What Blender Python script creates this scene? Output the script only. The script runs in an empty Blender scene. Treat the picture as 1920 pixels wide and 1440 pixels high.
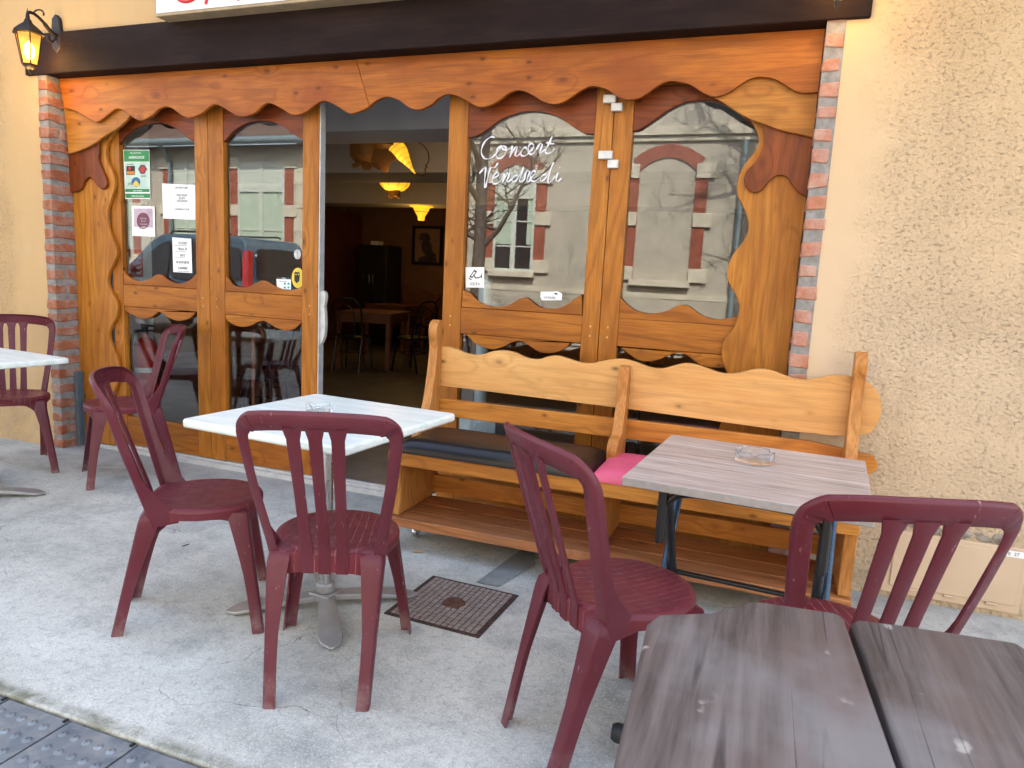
import bpy, bmesh, math, random
from mathutils import Vector, Matrix, noise as mnoise
R = math.radians
random.seed(7)
SC = bpy.context.scene
# ---------------------------------------------------------------- camera
CF, YAW, PITCH, ROLL, CD, CH = 1322.499, 0.34767, 0.14919, 0.0512, 3.26077, 1.268
CAMP = Vector((0, -CD, CH))
_f = Vector((-math.sin(YAW)*math.cos(PITCH), math.cos(YAW)*math.cos(PITCH), -math.sin(PITCH)))
_r0 = Vector((math.cos(YAW), math.sin(YAW), 0)); _u0 = _r0.cross(_f)
_r = _r0*math.cos(ROLL)+_u0*math.sin(ROLL); _u = -_r0*math.sin(ROLL)+_u0*math.cos(ROLL)
cam = bpy.data.cameras.new('camera'); camo = bpy.data.objects.new('camera', cam)
SC.collection.objects.link(camo); SC.camera = camo
M = Matrix((_r, _u, -_f)).transposed().to_4x4(); M.translation = CAMP; camo.matrix_world = M
cam.sensor_width = 36; cam.lens = CF/1920*36; cam.clip_end = 500; cam.clip_start = .02
cam.dof.use_dof = True; cam.dof.focus_distance = 3.2; cam.dof.aperture_fstop = 11
# ---------------------------------------------------------------- world and sun
SUN_EL, SUN_AZ = R(46), R(20)      # the sun stands behind the cafe, over its roof
W = bpy.data.worlds.new('World'); SC.world = W; W.use_nodes = True
nt = W.node_tree; nt.nodes.clear()
sky = nt.nodes.new('ShaderNodeTexSky'); sky.sky_type = 'NISHITA'; sky.sun_disc = False
sky.sun_elevation = SUN_EL; sky.sun_rotation = SUN_AZ; sky.air_density = 1.0; sky.dust_density = 2.5; sky.ozone_density = .6
bg = nt.nodes.new('ShaderNodeBackground'); bg.inputs[1].default_value = .15
wo = nt.nodes.new('ShaderNodeOutputWorld')
hs = nt.nodes.new('ShaderNodeHueSaturation'); hs.inputs['Saturation'].default_value = .76      # thin haze whitens the sky
nt.links.new(sky.outputs[0], hs.inputs['Color']); nt.links.new(hs.outputs[0], bg.inputs[0]); nt.links.new(bg.outputs[0], wo.inputs[0])
sl = bpy.data.lights.new('sun', 'SUN'); sl.energy = 3.6; sl.angle = R(.5); sl.color = (1, .95, .86)
so = bpy.data.objects.new('sun', sl); SC.collection.objects.link(so)
sd = Vector((math.sin(SUN_AZ)*math.cos(SUN_EL), math.cos(SUN_AZ)*math.cos(SUN_EL), math.sin(SUN_EL)))
so.rotation_euler = sd.to_track_quat('Z', 'Y').to_euler()
SC.view_settings.view_transform = 'Standard'; SC.view_settings.look = 'None'
SC.view_settings.exposure = 2.5; SC.view_settings.gamma = 1
SC.cycles.max_bounces = 10; SC.cycles.transparent_max_bounces = 16
SC.cycles.sample_clamp_indirect = 6
# ---------------------------------------------------------------- pixel of a 1920x1440 frame -> point (used to survey the photo)
def ray(x, y): return _f+_r*((x-960)/CF)-_u*((y-720)/CF)
def onY(x, y, Y):
    d = ray(x, y); return CAMP+d*((Y-CAMP.y)/d.y)
def onX(x, y, X):
    d = ray(x, y); return CAMP+d*((X-CAMP.x)/d.x)
def onZ(x, y, Z=0):
    d = ray(x, y); return CAMP+d*((Z-CAMP.z)/d.z)
def xz(pts, Y): return [(p.x, p.z) for p in (onY(a, b, Y) for a, b in pts)]
def smooth(pts, n=4):                      # catmull rom through 2D points
    out = []
    P = [pts[0]]+list(pts)+[pts[-1]]
    for i in range(1, len(P)-2):
        p0, p1, p2, p3 = P[i-1:i+3]
        for k in range(n):
            t = k/n
            out.append(tuple(.5*((2*b)+(-a+c)*t+(2*a-5*b+4*c-d)*t*t+(-a+3*b-3*c+d)*t**3) for a, b, c, d in zip(p0, p1, p2, p3)))
    out.append(tuple(pts[-1])); return out
# ---------------------------------------------------------------- materials
class N:
    def __init__(s, name):
        s.m = bpy.data.materials.new(name); s.m.use_nodes = True; s.t = s.m.node_tree
        s.p = s.t.nodes['Principled BSDF']; s.out = s.t.nodes['Material Output']
    def n(s, ty, **kw):
        x = s.t.nodes.new('ShaderNode'+ty)
        for k, v in kw.items(): setattr(x, k, v)
        return x
    def l(s, a, b): s.t.links.new(a, b)
    def set(s, x, i, v):
        if hasattr(v, 'is_linked') or hasattr(v, 'links'): s.l(v, x.inputs[i])
        else: x.inputs[i].default_value = v
    def coord(s, rnd=False, scale=(1, 1, 1), rot=(0, 0, 0)):
        tc = s.n('TexCoord'); mp = s.n('Mapping'); mp.inputs['Scale'].default_value = scale; mp.inputs['Rotation'].default_value = rot
        s.l(tc.outputs['Object'], mp.inputs[0])
        if rnd:
            oi = s.n('ObjectInfo'); mu = s.n('MATH' if 0 else 'Math', operation='MULTIPLY'); mu.inputs[1].default_value = 37.
            s.l(oi.outputs['Random'], mu.inputs[0]); s.l(mu.outputs[0], mp.inputs['Location'])
        return mp.outputs[0]
    def noise(s, vec, scale, detail=4, rough=.55, dist=0):
        x = s.n('TexNoise'); s.l(vec, x.inputs['Vector']); x.inputs['Scale'].default_value = scale
        x.inputs['Detail'].default_value = detail; x.inputs['Roughness'].default_value = rough; x.inputs['Distortion'].default_value = dist
        return x.outputs[0]
    def ramp(s, fac, stops):
        x = s.n('ValToRGB'); s.l(fac, x.inputs[0]); e = x.color_ramp.elements
        while len(e) < len(stops): e.new(.5)
        for q, (p, c) in zip(e, stops):
            q.position = p; q.color = c if len(c) == 4 else (*c, 1)
        return x.outputs[0]
    def f(s, fac, a, b, lo=0., hi=1.):
        x = s.n('MapRange'); s.l(fac, x.inputs[0]); x.inputs[1].default_value = a; x.inputs[2].default_value = b
        x.inputs[3].default_value = lo; x.inputs[4].default_value = hi; return x.outputs[0]
    def mix(s, fac, a, b, mode='MIX'):
        x = s.n('Mix', data_type='RGBA', blend_type=mode)
        for i, v in ((0, fac), (6, a), (7, b)):
            if isinstance(v, tuple) and len(v) == 3: v = (*v, 1)
            s.set(x, i, v)
        return x.outputs[2]
    def math(s, op, a, b=0., c=0.):
        x = s.n('Math', operation=op)
        for i, v in enumerate((a, b, c)): s.set(x, i, v)
        return x.outputs[0]
    def bump(s, h, strength=.5, dist=.01, normal=None):
        x = s.n('Bump'); x.inputs['Strength'].default_value = strength; x.inputs['Distance'].default_value = dist
        s.l(h, x.inputs['Height'])
        if normal is not None: s.l(normal, x.inputs['Normal'])
        s.l(x.outputs[0], s.p.inputs['Normal']); return x.outputs[0]
    def P(s, **kw):
        for k, v in kw.items():
            k = {'base': 'Base Color', 'rough': 'Roughness', 'metal': 'Metallic', 'spec': 'Specular IOR Level', 'coat': 'Coat Weight', 'coatr': 'Coat Roughness', 'em': 'Emission Color', 'ems': 'Emission Strength', 'trans': 'Transmission Weight', 'ior': 'IOR', 'sss': 'Subsurface Weight', 'alpha': 'Alpha'}[k]
            if isinstance(v, tuple) and len(v) == 3: v = (*v, 1)
            s.set(s.p, k, v)
        return s
def plain(name, base, rough=.5, metal=0., var=.12, sc=14, bump=.05, **kw):
    """paint, metal or fabric with faint mottling so nothing is one flat colour"""
    n = N(name); v = n.coord(); f = n.noise(v, sc, 5)
    d = tuple(c*(1-var*2) for c in base)
    n.P(base=n.mix(n.f(f, .3, .7), d, base), rough=n.f(f, .3, .7, min(1, rough+.1), max(.02, rough-.06)), metal=metal, **kw)
    if bump: n.bump(n.noise(v, sc*8, 3), bump, .002)
    return n.m
def wood(name, base, dark, axis='x', rough=.42, knots=True, coat=.15, fine=1., stain=None, ring=1.):
    n = N(name); a = .12
    s = {'x': (a, 1, 1), 'z': (1, 1, a), 'y': (1, a, 1)}[axis]
    v = n.coord(True, s); w = n.noise(v, 3.2, 3, .5)
    kv = n.coord(True, {'x': (.55, 1, 1), 'z': (1, 1, .55), 'y': (1, .55, 1)}[axis])
    vo = n.n('TexVoronoi', feature='F1'); n.l(kv, vo.inputs['Vector']); vo.inputs['Scale'].default_value = 5.5
    kd = vo.outputs['Distance']
    kn = n.f(kd, .03, .30, 1, 0)
    ph = n.math('ADD', n.math('MULTIPLY', w, 95.*ring), n.math('MULTIPLY', kn, 9.))
    lines = n.math('SINE', ph); lf = n.f(lines, -1, 1)
    lf = n.math('POWER', lf, 2.6)
    blot = n.noise(n.coord(True, {'x': (.4, 1.2, 1.2), 'z': (1.2, 1.2, .4), 'y': (1.2, .4, 1.2)}[axis]), 4.5, 4)
    fi = n.noise(n.coord(True, {'x': (.035, 1, 1), 'z': (1, 1, .035), 'y': (1, .035, 1)}[axis]), 190, 3, .6)
    c = n.mix(n.f(blot, .32, .68), dark, base)
    c = n.mix(n.math('MULTIPLY', lf, .50 if base[0] < .7 else .30), c, tuple(q*.62 for q in dark))
    c = n.mix(n.math('MULTIPLY', n.f(fi, .42, .66), .5*fine), c, tuple(q*.55 for q in dark))
    if knots:
        c = n.mix(n.math('MULTIPLY', n.f(kd, .035, .085, 1, 0), .85), c, tuple(q*.28 for q in dark))
        c = n.mix(n.math('MULTIPLY', n.f(kd, .08, .16, 1, 0), .35), c, tuple(q*.6 for q in dark))
    if stain is not None:
        st = n.noise(n.coord(True), 2.3, 5, .6)
        c = n.mix(n.math('MULTIPLY', n.f(st, .5, .72), .7), c, stain)
    if knots:
        v2 = n.n('TexVoronoi', feature='F1'); n.l(kv, v2.inputs['Vector']); v2.inputs['Scale'].default_value = 11
        c = n.mix(n.math('MULTIPLY', n.f(v2.outputs['Distance'], .05, .11, 1, 0), .8), c, tuple(q*.25 for q in dark))
        c = n.mix(n.math('MULTIPLY', n.f(v2.outputs['Distance'], .09, .2, 1, 0), .3), c, tuple(q*.5 for q in dark))
    n.P(base=c, rough=n.f(blot, .3, .7, rough+.08, rough-.05), spec=.15 if base[0] < .03 else .28, coat=coat, coatr=.3)
    n.bump(n.math('ADD', fi, n.math('MULTIPLY', lf, .4)), .25, .0015)
    return n.m
m_door_v = wood('door_pine_vertical', (.48, .185, .022), (.33, .104, .010), 'z', coat=.0)
m_door_h = wood('door_pine_horizontal', (.46, .168, .019), (.29, .084, .008), 'x', coat=.0)
m_val = wood('valance_pine', (.47, .148, .013), (.31, .080, .007), 'x', stain=(.23, .045, .005), coat=.0)
m_red = wood('red_stained_pine', (.24, .052, .009), (.14, .026, .005), 'x', coat=.0)
m_redv = wood('red_stained_pine_vertical', (.27, .066, .012), (.155, .033, .006), 'z', coat=.0)
m_light = wood('light_shoulder_pine', (.50, .22, .038), (.36, .128, .016), 'x', coat=.0)
m_board = wood('wavy_board_pine', (.52, .215, .030), (.37, .126, .013), 'z', coat=.0)
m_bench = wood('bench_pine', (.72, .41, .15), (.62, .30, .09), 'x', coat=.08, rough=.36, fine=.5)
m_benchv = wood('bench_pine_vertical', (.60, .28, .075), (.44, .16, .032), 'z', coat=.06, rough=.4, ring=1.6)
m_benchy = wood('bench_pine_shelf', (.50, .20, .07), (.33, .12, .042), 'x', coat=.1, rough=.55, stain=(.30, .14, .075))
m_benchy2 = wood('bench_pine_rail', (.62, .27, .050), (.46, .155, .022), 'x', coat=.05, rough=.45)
m_beam = wood('dark_lintel_beam', (.025, .012, .009), (.015, .0072, .0058), 'x', knots=False, coat=.0, rough=.7)
def picnic():
    n = N('weathered_picnic_wood'); v = n.coord(True, (1, .06, 1))
    a = n.noise(v, 40, 5, .65); b = n.noise(n.coord(True, (1, .3, 1)), 7, 5); g = n.noise(n.coord(), 4, 4)
    c = n.mix(n.f(a, .35, .65), (.042, .032, .029), (.130, .108, .103))
    c = n.mix(n.math('MULTIPLY', n.f(b, .42, .62), .7), c, (.105, .068, .058))
    c = n.mix(n.math('MULTIPLY', n.f(g, .5, .72), .6), c, (.20, .20, .205))
    sp = n.n('TexVoronoi'); nv = n.n('TexNoise'); n.l(n.coord(), nv.inputs['Vector']); nv.inputs['Scale'].default_value = 30; av = n.n('VectorMath', operation='MULTIPLY_ADD'); n.l(nv.outputs['Color'], av.inputs[0]); av.inputs[1].default_value = (.05, .05, .05); n.l(n.coord(False, (1, .6, 1)), av.inputs[2]); n.l(av.outputs[0], sp.inputs['Vector']); sp.inputs['Scale'].default_value = 17
    c = n.mix(n.math('MULTIPLY', n.f(sp.outputs['Distance'], .10, .20, .8, 0), n.f(n.noise(n.coord(), 9, 2), .50, .56)), c, (.36, .34, .31))
    cr = n.noise(n.coord(True, (1, .035, 1)), 16, 2, .4)
    line = n.math('MULTIPLY', n.f(n.math('ABSOLUTE', n.math('SUBTRACT', cr, .5)), 0, .012, 1, 0), n.f(n.noise(n.coord(True, (1, .5, 1)), 6, 3), .50, .60))
    c = n.mix(n.math('MULTIPLY', line, .75), c, (.012, .009, .008))
    n.P(base=c, rough=.62); n.bump(n.math('SUBTRACT', a, line), .5, .002); return n.m
m_picnic = picnic()
def stucco():
    n = N('ochre_stucco'); v = n.coord()
    big = n.noise(v, 1.3, 4); mid = n.noise(v, 58, 6, .68, .2); fine = n.noise(v, 150, 4, .65); pit = n.noise(n.coord(False, (.7, 1, 1)), 80, 5, .62, .3)
    vo = n.n('TexVoronoi', feature='SMOOTH_F1'); n.l(v, vo.inputs['Vector']); vo.inputs['Scale'].default_value = 75
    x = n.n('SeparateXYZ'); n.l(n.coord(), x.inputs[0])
    wob = n.math('MULTIPLY', n.math('SUBTRACT', n.noise(v, 5, 3), .5), .25)
    xs = n.math('ADD', x.outputs[0], wob)
    right = n.f(xs, .24, .40)                       # smooth float band beside the brick edges
    left = n.f(xs, -4.62, -4.75)
    low = n.f(n.math('ADD', x.outputs[2], wob), 2.75, 2.3)
    m = n.math('MULTIPLY', n.math('MAXIMUM', right, left), n.math('MAXIMUM', low, .25))
    c = n.mix(n.f(big, .3, .7), (.57, .43, .285), (.66, .51, .35))
    c = n.mix(n.math('MULTIPLY', n.f(x.outputs[0], -2.5, -4.2), .85), c, (.52, .34, .155))  # warm lantern glow painted into the colour towards the left end
    c = n.mix(n.math('MULTIPLY', n.f(n.math('ADD', x.outputs[2], wob), 1.1, 2.5), .7), c, (.56, .37, .17))  # lantern light tinted into the colour of the upper wall
    c = n.mix(n.math('MULTIPLY', n.f(mid, .55, .35), n.math('MULTIPLY', m, .22)), c, (.45, .335, .20))
    c = n.mix(n.math('MULTIPLY', n.f(n.noise(v, 3, 6, .7), .55, .75), .35), c, (.56, .46, .33))
    c = n.mix(n.math('MULTIPLY', n.f(pit, .60, .68), n.math('MULTIPLY', m, .22)), c, (.36, .26, .16))
    c = n.mix(n.math('MULTIPLY', n.f(x.outputs[2], .55, .0), n.f(n.noise(v, 7, 5, .7), .4, .62, .15, .6)), c, (.34, .28, .20))
    st = n.noise(n.coord(False, (1, 1, .12)), 6, 5, .65)
    c = n.mix(n.math('MULTIPLY', n.f(st, .52, .72), .30), c, (.42, .31, .19))
    m = n.math('MULTIPLY', m, n.f(n.noise(v, 2.2, 4, .6), .32, .58, .55, 1.25))
    n.P(base=c, rough=.92, spec=.15)
    h = n.math('ADD', n.math('MULTIPLY', mid, 1.), n.math('ADD', n.math('MULTIPLY', fine, .35), n.math('MULTIPLY', vo.outputs[0], .5)))
    h = n.math('SUBTRACT', h, n.math('MULTIPLY', n.f(pit, .56, .70), .55))
    h = n.math('ADD', n.math('MULTIPLY', h, m), n.math('MULTIPLY', fine, .07))
    n.bump(h, 1., .0088); return n.m
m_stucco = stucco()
def brickm(nm, base, dark, pale):
    n = N(nm); v = n.coord(); at = n.n('Attribute', attribute_name='tone'); t = at.outputs['Fac']
    a = n.noise(v, 22, 6, .7); b = n.noise(v, 90, 4, .7); e = n.noise(v, 9, 5, .7)
    c = n.mix(t, dark, base)
    c = n.mix(n.f(a, .35, .65), tuple(q*.75 for q in base), c)
    c = n.mix(n.math('MULTIPLY', n.f(e, .42, .64), .72), c, pale)
    n.P(base=c, rough=.9, spec=.1); n.bump(n.math('ADD', a, b), .8, .006); return n.m
m_brickL = brickm('old_red_brick', (.40, .145, .075), (.27, .085, .05), (.42, .30, .24))
m_brickR = brickm('pale_red_brick', (.52, .21, .12), (.46, .23, .17), (.50, .37, .32))
m_mortar = plain('grey_mortar', (.31, .295, .275), .95, 0, .2, 30, .8)
def concrete():
    n = N('terrace_concrete'); v = n.coord()
    a = n.noise(v, 1.6, 6, .62, .4); b = n.noise(v, 7, 6, .65, .6); c_ = n.noise(v, 170, 3, .85); d_ = n.noise(v, 110, 3, .75)
    c = n.mix(n.f(a, .33, .66), (.29, .305, .28), (.62, .635, .585))
    c = n.mix(n.math('MULTIPLY', n.f(b, .38, .62), .5), c, (.63, .635, .59))
    c = n.mix(n.math('MULTIPLY', n.f(n.noise(v, 3.1, 7, .7), .50, .68), .6), c, (.215, .23, .225))
    c = n.mix(n.math('MULTIPLY', n.f(n.noise(v, 38, 5, .75), .50, .64), .45), c, (.24, .255, .25))
    c = n.mix(n.math('MULTIPLY', n.f(c_, .52, .64), .55), c, (.13, .14, .14))
    c = n.mix(n.math('MULTIPLY', n.f(d_, .53, .64), .45), c, (.76, .76, .71))
    wv = n.n('VectorMath', operation='ADD'); n.l(v, wv.inputs[0])
    nz = n.n('TexNoise'); n.l(v, nz.inputs['Vector']); nz.inputs['Scale'].default_value = 3.5; nz.inputs['Detail'].default_value = 5
    sc = n.n('VectorMath', operation='SCALE'); n.l(nz.outputs['Color'], sc.inputs[0]); sc.inputs['Scale'].default_value = .35
    n.l(sc.outputs[0], wv.inputs[1])
    vo = n.n('TexVoronoi', feature='DISTANCE_TO_EDGE'); n.l(wv.outputs[0], vo.inputs['Vector']); vo.inputs['Scale'].default_value = 1.15
    crack = n.math('MULTIPLY', n.f(vo.outputs[0], .0006, .0032, 1, 0), n.f(n.noise(v, 1.9, 2), .44, .60))
    c = n.mix(n.math('MULTIPLY', crack, .55), c, (.14, .145, .14))
    x = n.n('SeparateXYZ'); n.l(n.coord(), x.inputs[0]); y = x.outputs[1]
    yy = n.math('ADD', y, n.math('MULTIPLY', n.math('SUBTRACT', n.noise(v, 14, 4), .5), .06))
    moss = n.math('MULTIPLY', n.f(yy, -1.955, -1.925, 1, 0), n.f(b, .4, .6))
    c = n.mix(n.math('MULTIPLY', moss, .8), c, (.12, .125, .075))
    dirt = n.math('MULTIPLY', n.f(yy, -.35, .1), .55)       # grime collects along the foot of the wall
    c = n.mix(dirt, c, (.24, .245, .235))
    n.P(base=c, rough=.88, spec=.25)
    n.bump(n.math('SUBTRACT', n.math('ADD', n.math('MULTIPLY', c_, .4), b), n.math('MULTIPLY', crack, 2.)), .45, .004); return n.m
m_conc = concrete()
m_patch = plain('grey_cement_patch', (.25, .27, .27), .85, 0, .18, 9, .5)
m_asph = plain('road_asphalt', (.075, .075, .078), .9, 0, .2, 30, .6)
m_pave = plain('pavement', (.36, .35, .33), .9, 0, .12, 8, .4)
def chairm(nm, seat=False):
    n = N(nm); v = n.coord(); a = n.noise(v, 5, 5); b = n.noise(n.coord(True, (1, 1, .12)), 95, 3)
    sc = n.noise(n.coord(True), 17, 4, .7)
    base = (.095, .0105, .019); fade = (.112, .022, .036)
    c = n.mix(n.f(a, .35, .7), base, fade)
    c = n.mix(n.math('MULTIPLY', n.f(b, .66, .72), n.f(sc, .5, .62)), c, (.38, .22, .26))
    x = n.n('SeparateXYZ'); n.l(v, x.inputs[0])
    if seat:
        c = n.mix(n.f(a, .3, .6), (.155, .012, .020), (.12, .019, .028))
        curve = n.math('MULTIPLY', n.math('MULTIPLY', x.outputs[0], x.outputs[1]), .55)
        g = n.math('PINGPONG', n.math('ADD', x.outputs[0], curve), .0135)
        line = n.math('MULTIPLY', n.f(g, .0004, .0012, 1, 0), n.f(n.math('LENGTH' if 0 else 'ABSOLUTE', x.outputs[0]), .15, .155, 1, 0))
        line = n.math('MULTIPLY', line, n.f(n.noise(v, 23, 2), .38, .52))
        c = n.mix(n.math('MULTIPLY', line, .55), c, (.42, .22, .24))
        c = n.mix(n.math('MULTIPLY', n.f(n.noise(v, 60, 3), .6, .75), .2), c, (.36, .26, .27))
        n.bump(n.math('SUBTRACT', 0., n.f(g, .0, .0022, 1, 0)), .5, .001)
    oi = n.n('ObjectInfo'); c = n.mix(n.math('MULTIPLY', oi.outputs['Random'], .22), c, (.15, .045, .06))
    z = n.math('ADD', x.outputs[2], n.math('MULTIPLY', n.noise(v, 30, 3), .05))
    c = n.mix(n.math('MULTIPLY', n.f(z, .13, .03), n.f(sc, .42, .6, .1, .5)), c, (.30, .22, .22))
    scf = n.noise(n.coord(True), 70, 4, .75)
    c = n.mix(n.math('MULTIPLY', n.f(scf, .63, .70), n.math('MULTIPLY', n.f(sc, .50, .60), .3)), c, (.32, .18, .21))
    n.P(base=c, rough=n.f(sc, .35, .65, .28, .52), spec=.32); return n.m
m_chair = chairm('burgundy_plastic'); m_seat = chairm('burgundy_seat_plastic', True)
def marble():
    n = N('pale_mint_tabletop'); v = n.coord(True, (.16, 1, 1)); a = n.noise(v, 24, 6, .65, .3); b = n.noise(v, 90, 3)
    c = n.mix(n.f(a, .38, .62), (.66, .78, .74), (.84, .90, .86)); c = n.mix(n.math('MULTIPLY', n.f(b, .5, .7), .35), c, (.86, .9, .9))
    n.P(base=c, rough=.32); n.bump(b, .06, .001); return n.m
m_marble = marble()
def taupe():
    n = N('taupe_striped_laminate'); v = n.coord(False, (.05, 1, 1)); a = n.noise(v, 46, 5, .75); b = n.noise(v, 11, 3, .6); d = n.noise(v, 150, 3)
    c = n.mix(n.f(a, .3, .68), (.15, .11, .095), (.66, .58, .52)); c = n.mix(n.math('MULTIPLY', n.f(b, .42, .6), .5), c, (.40, .30, .25))
    c = n.mix(n.math('MULTIPLY', n.f(d, .55, .72), .45), c, (.78, .73, .68))
    n.P(base=c, rough=.36); n.bump(d, .08, .0008); return n.m
m_taupe = taupe()
m_taupe_edge = plain('taupe_table_edge', (.36, .33, .31), .5, 0, .1, 60, .02)
m_alu = plain('polished_aluminium', (.62, .63, .64), .28, 1., .08, 20, .05)
m_cast = plain('cast_aluminium', (.42, .43, .44), .42, .55, .10, 12, .04)
m_aluw = plain('white_aluminium_rail', (.62, .63, .62), .45, .2, .12, 20, .1)
m_black = plain('black_paint', (.012, .013, .016), .35, 0, .2, 20, .05)
m_blue = plain('black_strut_blue_sheen', (.05, .085, .13), .25, .5, .2, 20, .05)  # blue highlight of the black tube is put into its base colour
m_rubber = plain('black_rubber', (.015, .016, .018), .6)
m_iron = plain('rusty_cast_iron', (.075, .045, .038), .75, .2, .25, 40, .6)
m_cell = plain('drain_cover_cells', (.31, .26, .235), .85, 0, .2, 60, .7)
m_rust = plain('rust_lump', (.13, .055, .032), .95, 0, .3, 60, 1.)
def steel():
    n = N('blue_grey_drain_steel'); v = n.coord(True); a = n.noise(v, 9, 6, .6, .8); b = n.noise(v, 60, 3)
    c = n.mix(n.f(a, .35, .65), (.125, .155, .185), (.25, .285, .315)); c = n.mix(n.math('MULTIPLY', n.f(b, .6, .75), .4), c, (.34, .33, .31))
    n.P(base=c, rough=n.f(a, .35, .65, .6, .38), metal=.35); n.bump(b, .15, .002); return n.m
m_steel = steel()
m_leather = plain('black_vinyl', (.008, .0075, .009), .31, 0, .01, 3, 0)
m_pink = plain('pink_vinyl', (.72, .10, .20), .42, 0, .06, 12, .12)
m_brass = plain('brass_screw', (.62, .46, .20), .35, .9)
m_paper = plain('white_paper', (.80, .82, .82), .7, 0, .03, 8, .03)
m_ink = plain('grey_ink', (.16, .17, .19), .7); m_black2 = plain('black_ink', (.02, .02, .02), .6)
m_green = plain('green_print', (.03, .26, .075), .6); m_mint = plain('pale_green_print', (.50, .68, .60), .6)
m_bluep = plain('blue_print', (.02, .12, .30), .6); m_orange = plain('orange_print', (.60, .22, .03), .6); m_plum = plain('plum_print', (.17, .05, .075), .6)
m_pinkp = plain('pale_mauve_print', (.50, .40, .48), .6); m_yellow = plain('yellow_sticker', (.80, .60, .05), .5); m_teal = plain('teal_print', (.05, .40, .36), .5)
m_redp = plain('fire_red', (.55, .012, .012), .4); m_redsign = plain('sign_red_lettering', (.70, .02, .025), .4)
m_whiteink = plain('white_paint_pen', (.82, .84, .90), .6)
m_sign = plain('white_sign_face', (.80, .79, .77), .45, 0, .04); m_signrim = plain('cream_sign_rim', (.42, .32, .19), .6)
m_cream = plain('cream_painted_metal', (.60, .45, .31), .6, 0, .07, 5, .15)
m_stone = plain('rough_rubble', (.38, .33, .27), .95, 0, .3, 25, 1.)
m_recess_shade = plain('painted_recess_shade', (.02, .018, .016), .9)
m_iwall = plain('interior_ochre_wall', (.26, .125, .07), .85, 0, .08, 4, .1)
m_ired = plain('interior_red_wall', (.16, .035, .02), .85, 0, .1, 4, .1)
m_iwhite = plain('interior_white_wall', (.80, .82, .83), .8, 0, .04, 4, .1)
m_ceil = plain('interior_ceiling', (.75, .75, .76), .85, 0, .05, 4, .1)
m_cbeam = plain('interior_beam_plaster', (.66, .64, .66), .85, 0, .05, 4, .1)
m_ifloor = plain('interior_tiles', (.17, .15, .135), .4, 0, .12, 3, .05)
m_tablewood = plain('interior_table_wood', (.20, .07, .03), .5, 0, .15, 8, .05)
m_sunblock = plain('sun_block_slab', (.25, .2, .17), .9)
def glass():
    n = N('window_glass'); t = n.t; t.nodes.remove(n.p)
    g = n.n('NewGeometry'); dp = n.n('VectorMath', operation='DOT_PRODUCT'); n.l(g.outputs['Normal'], dp.inputs[0]); n.l(g.outputs['Incoming'], dp.inputs[1])
    c = n.math('ABSOLUTE', dp.outputs['Value']); f = n.math('POWER', n.math('SUBTRACT', 1., c), 5.)
    fac = n.math('MULTIPLY_ADD', f, .92, .082)
    dirt = n.noise(n.coord(), 9, 6, .7)
    gl = n.n('BsdfGlossy'); gl.inputs['Roughness'].default_value = .004; tr = n.n('BsdfTransparent'); tr.inputs[0].default_value = (.93, .95, .94, 1)
    df = n.n('BsdfDiffuse'); df.inputs[0].default_value = (.5, .5, .5, 1)
    bu = n.n('Bump'); bu.inputs['Strength'].default_value = .05; bu.inputs['Distance'].default_value = .0006
    n.l(n.noise(n.coord(), 2.2, 1), bu.inputs['Height']); n.l(bu.outputs[0], gl.inputs['Normal'])
    m1 = n.n('MixShader'); n.l(fac, m1.inputs[0]); n.l(tr.outputs[0], m1.inputs[1]); n.l(gl.outputs[0], m1.inputs[2])
    m2 = n.n('MixShader'); n.l(n.f(dirt, .55, .8, .0, .03), m2.inputs[0]); n.l(m1.outputs[0], m2.inputs[1]); n.l(df.outputs[0], m2.inputs[2])
    n.l(m2.outputs[0], n.out.inputs[0]); return n.m
m_glass = glass()
def clearglass():
    n = N('ashtray_glass'); n.P(base=(.97, 1., 1.), rough=.03, trans=1., ior=1.42)
    t = n.n('BsdfTransparent'); mx = n.n('MixShader'); mx.inputs[0].default_value = .2; n.l(n.p.outputs[0], mx.inputs[1]); n.l(t.outputs[0], mx.inputs[2]); n.l(mx.outputs[0], n.out.inputs[0]); return n.m
m_ash = clearglass()
def emit(nm, col, st, base=(.8, .6, .2)):
    n = N(nm); a = n.noise(n.coord(), 14, 4); n.P(base=base, rough=.5, em=n.mix(n.f(a, .3, .7), tuple(c*.55 for c in col), col), ems=st); return n.m
def amber():
    n = N('lantern_amber_pane'); n.P(base=(.75, .45, .12), rough=.25, em=(1., .40, .05), ems=.22)
    t = n.n('BsdfTransparent'); t.inputs[0].default_value = (1., .78, .40, 1); mx = n.n('MixShader'); mx.inputs[0].default_value = .5; n.l(n.p.outputs[0], mx.inputs[1]); n.l(t.outputs[0], mx.inputs[2]); n.l(mx.outputs[0], n.out.inputs[0]); return n.m
m_lantern = amber(); m_bulb = emit('lit_bulb', (1., .75, .35), 6.)
m_lampshade = emit('lit_yellow_shade', (1., .42, .015), .30); m_lampdim = emit('faint_glow_brown_petal', (.35, .14, .02), .012, (.10, .045, .018))  # the brown petals are given a faint glow of their own
m_wire = plain('dark_wire', (.05, .025, .012), .6)
m_castiron = plain('black_lantern_metal', (.025, .017, .013), .5, .4)
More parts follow.
